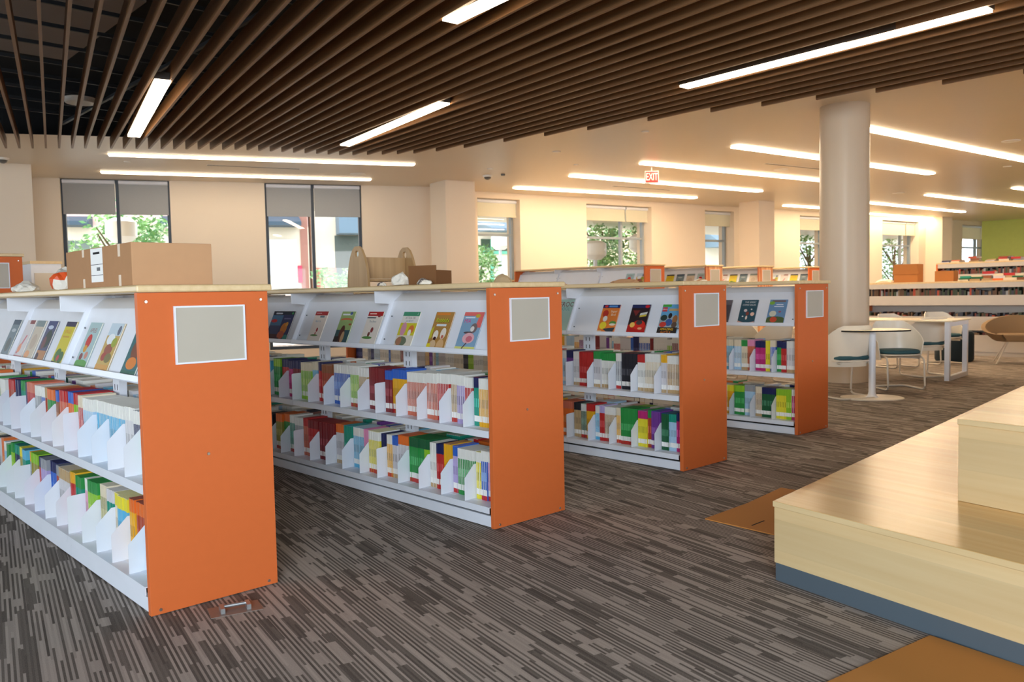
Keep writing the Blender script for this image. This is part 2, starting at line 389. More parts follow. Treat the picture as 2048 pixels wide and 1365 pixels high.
for k in sorted(P):
    p, th_ = P[k]; d = Vector((math.sin(th_), math.cos(th_))); t1 = cut(p, d)
    if t1 is None: continue
    back = (p.y + 1.2) / math.cos(th_)                       # the slats run back over the viewer's head
    mb = MB(); L_ = t1 + back; mb.box(-.0115, .0115, -L_, 0, 0, .13, SLATM)
    e_ = p + d * t1; o = mb.build('ceiling_slat', loc=(e_.x, e_.y, ZS)); o.rotation_euler[2] = -th_
    tag(o, 'long brown wooden slat hung on edge in the slatted ceiling', 'ceiling slat', 'wooden ceiling slats'); n_sl += 1
# dark carrier grid in the plenum above the slats
mb = MB()
for i in range(22): y = -1 + i * .55; mb.box(-6, 7.2, y, y + .02, 3.22, 3.25, mat('grid_steel', (52, 56, 60), .5))
for i in range(5): x = -1 + i * 2.0; mb.box(x, x + .03, -1, 11, 3.19, 3.22, mat('grid_steel', (52, 56, 60), .5))
tag(mb.build('suspension_grid'), 'thin dark steel grid the wooden ceiling slats hang from', 'ceiling grid')
mb = MB(); th_ = math.radians(12)
mb.box(-4.0, 2.55, 6.9, 9.05, 3.45, 3.74, mat('soffit_grey', (150, 140, 134), .7))
o = mb.build('air_duct'); tag(o, 'grey boxed duct in the dark space above the slats', 'air duct')
# ---------------------------------------------------------------- strip lights
def strip(p, q, z, w, label, grp=None, lm=None):
    p, q = Vector((p[0], p[1])), Vector((q[0], q[1])); L_ = (q - p).length; mid = (p + q) / 2; an = math.atan2((q - p).y, (q - p).x)
    e = empty('linear_ceiling_light', (mid.x, mid.y, z), an); tag(e, label, 'ceiling light', grp)
    mb = MB(); mb.box(-L_ / 2, L_ / 2, -w / 2, w / 2, 0, .015, lm or LAMP); mb.build('diffuser', e)
    mb = MB(); h0 = .0152 if z < 3 else .0148
    mb.box(-L_ / 2 - .01, L_ / 2 + .01, -w / 2 - .008, w / 2 + .008, h0, h0 + (.06 if z < 3 else .0045), mat('light_housing', (60, 50, 40), .5) if z < 3 else CEILM); mb.build('housing', e)
def st(a, b, z, w, label, lm=None): strip(hz(*a, z), hz(*b, z), z, w, label, None, lm)
zc = HC - .02
st((217, 311), (828, 331), zc, .16, 'long recessed strip light nearest the slat ends at upper left', LAMP2)
st((202, 346), (741, 361), zc, .16, 'long recessed strip light just in front of the left window wall', LAMP2)
st((1470, 295), (1700, 326), zc, .15, 'strip light emerging to the left behind the round column, nearest of that side')
st((1285, 328), (1700, 368), zc, .15, 'strip light beside the red exit sign running behind the round column')
st((1143, 353), (1520, 384), zc, .15, 'long strip light left of the exit sign over the far bookcases')
st((1030, 377), (1390, 397), zc, .15, 'strip light nearest the far window wall over the square pillar side')
st((1700, 253), (2060, 324), zc, .15, 'bright strip light running off the right edge beside the column top')
st((1722, 330), (1862, 349), zc, .15, 'short strip light just right of the round column')
st((1855, 391), (2070, 416), zc, .15, 'strip light running off the right edge above the piled books')
st((1690, 402), (1926, 425), zc, .15, 'strip light right of the round column at middle height')
st((1690, 425), (1880, 439), zc, .15, 'strip light along the far window wall right of the column')
st((1905, 443), (2070, 461), zc, .15, 'strip light above the lime green wall')
st((1570, 412), (1700, 421), zc, .15, 'short strip light left of the round column by the far wall')
st((2030, 377), (2100, 386), zc, .15, 'strip light end at the right edge above the lime wall')
st((268, 274), (326, 163), ZS - .012, .125, 'short strip light set between slats above the cardboard box')
st((690, 292), (888, 208), ZS - .012, .12, 'strip light set between slats left of the centre')
st((900, 45), (1010, -8), ZS - .012, .12, 'strip light set between slats at the top edge of the view')
st((1368, 176), (1978, 21), ZS - .012, .12, 'long strip light set between slats at upper right')
# ================================================================ bookcases
W = .465; BAY = .90; NB = 4
def bookcase(loc, H=1.10, panel=None, nb=NB, label=''):
    """double-faced steel case: x across (front face at x=0 faces -x), y away from the orange end panel, z up"""
    e = empty('bookcase', loc); tag(e, label, 'bookcase')
    L_ = .03 + BAY * nb
    zd = H - .30                                             # lip of the display shelf
    mids = [.45] if H < 1.3 else [.45, .80]
    mb = MB(); mb.box(0, W, 0, .025, .004, H, panel or ORANGE); pn = mb.build('end_panel', e, bevel=.001)
    for (x, z) in ((.028, H - .03), (W - .028, H - .03), (.032, .02), (W - .035, .02), (.22, .53)):
        b = MB(); b.lathe([(.006, 0), (.005, .003)], BOLT, 10); o = b.build('bolt', pn, (x, 0, z)); o.rotation_euler = (math.pi / 2, 0, 0)
    mb = MB(); mb.box(0, W, L_ + .002, L_ + .027, .004, H, panel or ORANGE); mb.build('end_panel', e, bevel=.001)
    mb = MB(); mb.box(-.006, W + .012, -.016, L_ + .04, H + .001, H + .026, TOP); mb.build('countertop', e, bevel=.006)
    for k in range(nb + 1):
        y = .03 + BAY * k; y = min(max(y, .055), L_ - .045)
        mb = MB(); mb.box(W / 2 - .016, W / 2 + .016, y - .04, y + .04, .1, H - .002, WHITE)
        for q in range(int((H - .2) / .05)): mb.box(W / 2 - .0164, W / 2 - .0161, y - .018, y - .012, .14 + q * .05, .165 + q * .05, BLACK); mb.box(W / 2 - .0164, W / 2 - .0161, y + .012, y + .018, .14 + q * .05, .165 + q * .05, BLACK)
        mb.build('upright', e)
        if 0 < k < nb:
            mb = MB(); z1 = H - .001
            mb.prism([(.012, y - .003, z1 - .062), (W / 2, y - .003, z1 - .078), (W - .012, y - .003, z1 - .062), (W - .012, y - .003, z1), (.012, y - .003, z1)], (0, .006, 0), WHITE)
            for sx in (W / 2 - .05, W / 2 + .035): mb.box(sx, sx + .014, y - .006, y - .0031, z1 - .05, z1 - .01, WHITE)
            mb.build('top_bracket', e)
    for k in range(nb):
        y0, y1 = .031 + BAY * k, .031 + BAY * (k + 1) - .003
        for sd in (0, 1):
            def X(x): return x if sd == 0 else W - x
            def bx(mb, xa, xb, *r): a, b = sorted((X(xa), X(xb))); return mb.box(a, b, *r)
            for z in mids:
                mb = MB(); bx(mb, .0, .212, y0, y1, z - .004, z, WHITE); bx(mb, .0, .004, y0, y1, z - .032, z - .0041, WHITE); bx(mb, .208, .212, y0, y1, z - .032, z - .0041, WHITE)
                mb.build('shelf', e)
            mb = MB(); bx(mb, -.006, .213, y0, y1, .096, .1, WHITE); bx(mb, -.006, -.002, y0, y1, .070, .0959, WHITE); mb.build('base_shelf', e)
            mb = MB(); bx(mb, .008, .024, y0, y1, .006, .056, WHITE)
            mb.build('kick_plate', e)
            # sloped display shelf: tray lip, sloped back, upright top strip
            mb = MB(); pts = [(.004, zd + .02), (.0, zd), (.004, zd - .006), (.03, zd - .002), (.136, zd + .24), (.19, zd + .283), (.186, zd + .287), (.132, zd + .245), (.027, zd + .006), (.008, zd + .004), (.008, zd + .02)]
            mb.prism([(X(a), y0, b) for a, b in pts], (0, y1 - y0, 0), WHITE); sh_ = mb.build('display_shelf', e)
            for yy in (y0 + .0005, y1 - .0035):
                mb = MB(); q = [(.006, zd + .003), (.03, zd + .006), (.132, zd + .245), (.112, zd + .25), (.002, zd + .012)]
                mb.prism([(X(a), yy, b) for a, b in q], (0, .003, 0), WHITE); mb.build('shelf_end', sh_)
            for yy in (y0 + .03, y1 - .035):
                for f in (.16, .66):
                    mb = MB(); cx, cz = lerp(.027, .132, f) - .0035, lerp(zd + .006, zd + .245, f) + .0015
                    mb.box(X(cx) - .002, X(cx) + .002, yy - .0035, yy + .0035, cz - .0035, cz + .0035, mat('rivet_dark', (88, 92, 98), .4)); mb.build('rivet', sh_)
    s = empty('sign_holder', (.117, -.0005, H - .247)); s.parent = e
    mb = MB(); a, h_ = .254, .2
    mb.box(0, a, -.009, 0, 0, .006, WHITE); mb.box(0, a, -.009, 0, h_ - .006, h_, WHITE); mb.box(0, .006, -.009, 0, .006, h_ - .006, WHITE); mb.box(a - .006, a, -.009, 0, .006, h_ - .006, WHITE); mb.build('sign_frame', s)
    mb = MB(); mb.box(.006, a - .006, -.006, 0, .006, h_ - .006, INSERT); mb.build('sign_insert', s)
    return e
UN = [('nearest', .985, 2.863), ('second', 2.480, 2.785), ('third', 4.049, 2.863), ('fourth', 5.602, 2.963)]
desc = ['nearest double-sided bookcase, orange end panel, large cardboard box on its top', 'second bookcase from the left, orange end panel, wooden book carrier on its top',
        'third bookcase from the left, orange end panel, teal book at its far display end', 'fourth and farthest of the four bookcases, orange end panel, beside the round column']
cases = []
first = bookcase((UN[0][1], UN[0][2], 0), label=desc[0]); cases.append(first)
for i in (1, 2, 3): cases.append(dup(first, (UN[i][1], UN[i][2], 0), label=desc[i]))
pat = wood('patterned_panel', (176, 70, 30), (240, 196, 140), .5, 'Z', 2.2)
tdesc = ['far tall bookcase with plain orange end panel, left of the other far ones', 'far tall bookcase with mottled orange and cream end panel, second from the plain orange one',
         'far tall bookcase with mottled end panel in front of the far pillar', 'far tall bookcase with orange end panel half hidden by the round column', 'salmon-ended tall bookcase at the left edge behind the cardboard box']
talls = [bookcase((9.70, 7.5, 0), 1.44, None, 3, tdesc[0])]
pb = bookcase((11.25, 7.5, 0), 1.44, pat, 3, tdesc[1]); talls.append(pb)
talls.append(dup(pb, (12.83, 7.5, 0), label=tdesc[2])); talls.append(dup(talls[0], (14.6, 7.5, 0), label=tdesc[3])); talls.append(dup(talls[0], (1.25, 7.5, 0), label=tdesc[4]))
for c_ in talls: c_['group'] = 'tall bookcases by the far windows'
for c_ in cases: c_['group'] = 'four low bookcases with orange ends'
# ---------------------------------------------------------------- bookends / dividers
def divider_mesh(tall):
    mb = MB(); h = .155
    if tall: mb.prism([(0, 0, 0), (.19, 0, 0), (.19, 0, h + .012), (.008, 0, h + .004), (0, 0, h)], (0, .0012, 0), WHITE)
    else: mb.prism([(0, 0, 0), (.19, 0, 0), (.19, 0, .165), (.06, 0, .165), (0, 0, .105)], (0, .0012, 0), WHITE)
    mb.box(.04, .18, -.05, 0, .0003, .0014, WHITE)
    return mb.mesh('divider')
DM = [divider_mesh(0), divider_mesh(1)]
RN = {0: 'nearest', 1: 'second', 2: 'third', 3: 'fourth'}
ORD = ['first', 'second', 'third', 'fourth', 'fifth', 'sixth', 'seventh', 'eighth', 'ninth', 'tenth', 'eleventh', 'twelfth', 'thirteenth', 'fourteenth', 'fifteenth', 'sixteenth', 'seventeenth', 'eighteenth', 'nineteenth', 'twentieth']
NBAY = [12, 12, 8, 5]
for u, (nm, ux_, uy_) in enumerate(UN):
    for row, z in (('middle', .4502), ('bottom', .1002)):
        for k in range(1, NBAY[u] + 1):
            tall = k % 5 == 0
            o = bpy.data.objects.new('book_divider', DM[1 if tall else 0]); C.objects.link(o); o.location = (ux_ + .004, uy_ + .03 + .18 * k + (.012 if k % 5 == 0 else .002), z)
            tag(o, '%s white metal divider, %s from the orange end, %s shelf of %s bookcase' % ('square-topped' if tall else 'slant-topped', ORD[k - 1], row, nm), 'book divider', 'white dividers on the low bookcases')
# ---------------------------------------------------------------- paperbacks standing in the compartments
K = dict(white=(226, 224, 216), cream=(222, 208, 180), red=(186, 40, 38), darkred=(124, 26, 32), orange=(222, 110, 40), gold=(226, 168, 30), yellow=(226, 212, 50), lime=(140, 190, 40), green=(40, 140, 64),
         darkgreen=(24, 88, 52), teal=(24, 142, 118), sky=(90, 176, 212), blue=(44, 96, 186), navy=(24, 32, 84), purple=(112, 56, 140), lilac=(176, 160, 204), pink=(222, 140, 176), magenta=(186, 40, 110),
         brown=(142, 84, 48), tan=(186, 156, 112), grey=(150, 152, 156), black=(34, 34, 42), salmon=(204, 110, 84), paleblue=(168, 200, 224), palegrey=(206, 202, 204), rust=(170, 70, 44), olive=(150, 140, 60))
# per compartment, from the orange end away: (weight, body colour, top-band colour, top colour)
R_ = {
 (0, 0): ['2 palegrey white cream,1 green white cream', '1 navy white navy,2 palegrey white cream', '3 sky white cream', '3 sky white cream', '2 paleblue white cream,1 red cream cream', '1 lime red navy,1 orange blue navy', '2 salmon red navy,1 brown blue navy', '2 green orange navy,1 rust tan orange', '1 blue white navy,1 grey white red', '2 red salmon orange,1 navy navy navy', '1 teal green green,1 navy navy navy', '2 rust red red,1 navy navy navy'],
 (0, 1): ['2 green white cream,1 sky cream cream', '2 rust orange navy,1 gold orange navy', '2 sky yellow cream,1 cream yellow cream', '1 teal palegrey cream,1 olive cream cream', '2 lime green green,1 pink white white', '1 teal green green,1 red gold green', '3 palegrey tan cream', '1 rust grey navy,2 blue navy navy', '2 lilac grey navy,1 red navy navy', '2 olive lime green,1 grey gold gold', '1 teal sky black,1 olive yellow olive', '2 navy teal navy,1 lime green green'],
 (1, 0): ['3 gold white white,1 teal navy darkred', '1 red white white,1 lilac white white,1 tan white white', '1 red white white,1 salmon white white', '3 salmon white white', '2 gold blue navy,1 darkred blue darkred', '3 darkred darkred darkred', '1 tan white white,1 lime white white', '3 blue white cream', '2 rust brown cream,1 red navy navy', '1 sky cream cream,2 lime cream cream', '2 darkred navy navy,1 magenta navy navy', '1 red navy navy,1 green lime navy'],
 (1, 1): ['2 pink white white,1 blue white white,1 yellow white yellow', '3 green white white,1 lilac blue lilac', '1 gold gold purple,1 red navy navy,1 white white white', '1 lime darkgreen green,3 green darkgreen green', '2 palegrey orange rust,1 palegrey blue blue,1 gold white white', '1 navy navy navy,2 yellow white yellow', '1 pink pink pink,2 sky white sky', '1 teal teal sky,1 palegrey orange orange', '3 darkred darkred red', '2 red darkred red,1 salmon red red', '2 grey white cream,1 teal white cream', '1 green orange orange,1 olive orange orange'],
 (2, 0): ['3 tan white cream,1 palegrey gold cream', '2 cream white cream,1 white red navy', '3 black black darkred,1 grey white cream', '2 white green green,1 palegrey green green', '2 red red black,1 palegrey white cream', '1 purple navy navy,2 paleblue white white', '2 rust red cream,1 gold cream cream', '2 green white cream,1 navy navy navy'],
 (2, 1): ['1 magenta navy navy,1 paleblue teal navy,1 darkgreen darkgreen blue', '2 purple purple blue,1 rust green green,2 yellow magenta lilac', '3 green green green,1 gold cream cream', '2 tan white white,1 red lilac white,1 sky white paleblue', '1 gold red darkred,1 darkgreen white green,1 tan black black', '2 orange salmon orange,1 teal navy navy', '2 rust gold navy,1 green lime green', '1 blue navy navy,2 grey white white'],
 (3, 0): ['2 palegrey white cream,1 red navy navy,1 green navy navy', '1 blue cream cream,1 yellow yellow cream,2 magenta navy navy', '1 salmon pink cream,1 cream green cream,1 paleblue cream cream', '3 sky cream cream', '2 blue white cream,1 sky white cream'],
 (3, 1): ['1 magenta white grey,1 lime lime grey,2 yellow lime grey', '2 darkgreen navy navy,1 tan cream cream', '1 paleblue grey cream,1 green lime green', '1 gold yellow cream,2 palegrey white cream', '2 pink white cream,1 palegrey white cream'],
}
BM = {}
def book_mesh(th, h, d, body, band, top, lab):
    key = (th, h, d, body, band, top, lab)
    if key in BM: return BM[key]
    mb = MB(); cb, cn, ct = col(K[body]), col(K[band]), (PAGES if top in ('cream', 'white') else col(K[top])); z1 = .022; z2 = .05; z3 = h - .05
    lc = col(K[lab])
    mb.box(0, d, 0, th, 0, z1, cb, {4: lc}); mb.box(0, d, 0, th, z1, z2, cb, {4: LABEL}); mb.box(0, d, 0, th, z2, z3, cb)
    za, zb = z2 + (z3 - z2) * .30, z2 + (z3 - z2) * .62; dk_ = tuple(int(v * (.72 if sum(K[body]) > 380 else 1.0) + (0 if sum(K[body]) > 380 else 70)) for v in K[body]); dk_ = tuple(min(v, 235) for v in dk_)
    mb.poly([(-.0002, th * .3, za), (-.0002, th * .7, za), (-.0002, th * .7, zb), (-.0002, th * .3, zb)][::-1], col(dk_))
    if band in ('white', 'cream'):
        for y_ in (0, th * .86): mb.poly([(-.0002, y_, z2), (-.0002, y_ + th * .14, z2), (-.0002, y_ + th * .14, z3), (-.0002, y_, z3)][::-1], LABEL)
    mb.box(0, d, 0, th, z3, h - .002, cn)
    mb.box(.001, d - .002, .0006, th - .0006, h - .002, h - .0004, ct if top in ('cream', 'white') else ct)
    for y in (0, th - .0006): mb.box(0, d, y, y + .0006, h - .002, h, cn)
    BM[key] = mb; return mb
books = []
rng = random.Random(11)
def fill(u, row, k, spec, side=0):
    nm, ux_, uy_ = UN[u]; z = (.4503, .1003)[row]
    ya = uy_ + .03 + .18 * k + .0045; yb = ya + .18 - .0085
    if k % 5 == 0 and k: ya += .011
    if k == 0: ya += .012
    if (k + 1) % 5 == 0: yb += .008
    runs = [r.split() for r in spec.split(',')]; tot = sum(int(r[0]) for r in runs); y = ya; span = yb - ya
    for r in runs:
        part = span * int(r[0]) / tot; end = y + part
        h = rng.choice((.228, .232, .226, .235)); 
        th0 = rng.choice((.0092, .0104, .0118)) if u != 0 else rng.choice((.0105, .012)); n = max(1, int(part / th0)); th = round(part / n - .0007, 5)
        base = rng.uniform(.062, .078); lab = rng.choice([r[1], 'red' if u in (1, 2) else r[1], r[1]])
        if r[1] in ('white', 'palegrey', 'cream'): lab = 'tan'
        for j in range(n):
            books.append(dict(u=u, row=row, k=k, x=base + rng.uniform(-.002, .002), y=y + .0002, z=z, th=th, h=h, d=.136, c=r[1], band=r[2], top=r[3], lab=lab, side=side)); y += part / n
        y = end
for (u, row), specs in R_.items():
    for k, sp in enumerate(specs): fill(u, row, k, sp)
def px_size(b):
    nm, ux_, uy_ = UN[b['u']]; p = Vector((ux_ + b['x'], b['y'], b['z'] + .12)) - EYE; d = p.dot(CAM_FWD); X = 1024 + FPX * p.dot(CAM_RIGHT) / d
    if X < 0: return 0
    # hidden behind the nearest unit's end panel
    if b['u'] == 1 and X < 548: return 0
    if b['u'] == 2 and X < 1132: return 0
    if b['u'] == 3 and X < 1452: return 0
    side = abs(CAM_RIGHT.y) * b['th'] / d
    return side * b['h'] / d
ranked = sorted(books, key=px_size, reverse=True); nind = 292
indiv = ranked[:nind]; rest = [b for b in ranked[nind:]]
names_c = dict(palegrey='pale grey', darkred='dark red', darkgreen='dark green', paleblue='pale blue', sky='sky blue', salmon='salmon pink', white='white', navy='navy blue')
MC = {}
SEQ = {}
for b in sorted(books, key=lambda b: (b['u'], b['row'], b['k'], b['y'])):
    q_ = (b['u'], b['row'], b['k'], b['c']); SEQ[q_] = SEQ.get(q_, 0) + 1; b['n'] = SEQ[q_]
for b in indiv:
    nm, ux_, uy_ = UN[b['u']]; key = (b['th'], b['h'], b['c'], b['band'], b['top'], b['lab'])
    if key not in MC: MC[key] = book_mesh(b['th'], b['h'], b['d'], b['c'], b['band'], b['top'], b['lab']).mesh('paperback')
    o = bpy.data.objects.new('paperback', MC[key]); C.objects.link(o); o.location = (ux_ + b['x'], b['y'], b['z'])
    cn = names_c.get(b['c'], b['c'])
    row = ('middle', 'bottom')[b['row']]
    tag(o, '%s %s paperback from the orange end in bay %s, %s shelf, %s bookcase' % (ORD[b['n'] - 1], cn, ('one', 'two', 'three', 'four', 'five', 'six', 'seven', 'eight', 'nine', 'ten', 'eleven', 'twelve')[b['k']], row, nm), 'book', 'paperbacks on the %s shelf of the %s bookcase' % (row, nm))
# the many more books, thinner than can be told apart: far compartments and the rows that face the other way
big = MB()
def add_mb(dst, src, ox, oy, oz, flip=None):
    b = len(dst.v); mp = [dst.mi(M) for M in src.ms]
    for (x, y, z) in src.v:
        if flip is not None: dst.v.append((ox + flip - x, oy + y, oz + z))
        else: dst.v.append((ox + x, oy + y, oz + z))
    for f, m_ in zip(src.f, src.m): dst.f.append([b + i for i in (f[::-1] if flip is not None else f)]); dst.m.append(mp[m_])
for b in rest:
    nm, ux_, uy_ = UN[b['u']]; add_mb(big, book_mesh(b['th'], b['h'], b['d'], b['c'], b['band'], b['top'], b['lab']), ux_ + b['x'], b['y'], b['z'])
cols = ['white'] * 5 + ['cream'] * 4 + ['palegrey'] * 3 + ['navy', 'green', 'red', 'gold', 'teal', 'blue', 'black', 'orange', 'sky', 'darkred', 'lime', 'paleblue', 'purple', 'tan']
rb = random.Random(5)
def row_fill(ox, oy, z, y0, y1, flip, hmul=1.0, frm=.07):
    y = y0
    while y < y1 - .02:
        c_ = rb.choice(cols); t_ = rb.choice(('cream', 'cream', 'white', c_)); n = rb.randint(2, 7); th = rb.choice((.0095, .012, .016)); h = rb.choice((.215, .228, .236, .222)) * hmul; bd = rb.choice((c_, 'white', c_))
        for j in range(n):
            if y + th > y1: break
            add_mb(big, book_mesh(th, h, .136, c_, bd, t_, c_), ox + (0 if flip is not None else frm), oy + y, z, flip); y += th + .0005
        y += rb.choice((0, 0, .004))
for u, (nm, ux_, uy_) in enumerate(UN):
    for z in (.4503, .1003):
        row_fill(ux_, uy_, z, .05, 3.55 if u < 3 else 1.7, W - .07)                            # the rows that face away
        far0 = .05 + .18 * NBAY[u]
        if u in (1, 2): row_fill(ux_, uy_, z, far0 + .03, 3.6, None)
        if u == 3: row_fill(ux_, uy_, z, far0 + .03, 3.2, None)
        if u == 0: row_fill(ux_, uy_, z, far0 + .03, 2.9, None)
for c_ in talls:
    x0, y0 = c_.location.x, c_.location.y
    for z in (.4503, .8003): row_fill(x0, y0, z, .05, 1.2, None)
tag(big.build('paperbacks'), 'rows of more thin paperbacks packed on the far and rear shelves of the bookcases', 'books', kind='stuff')
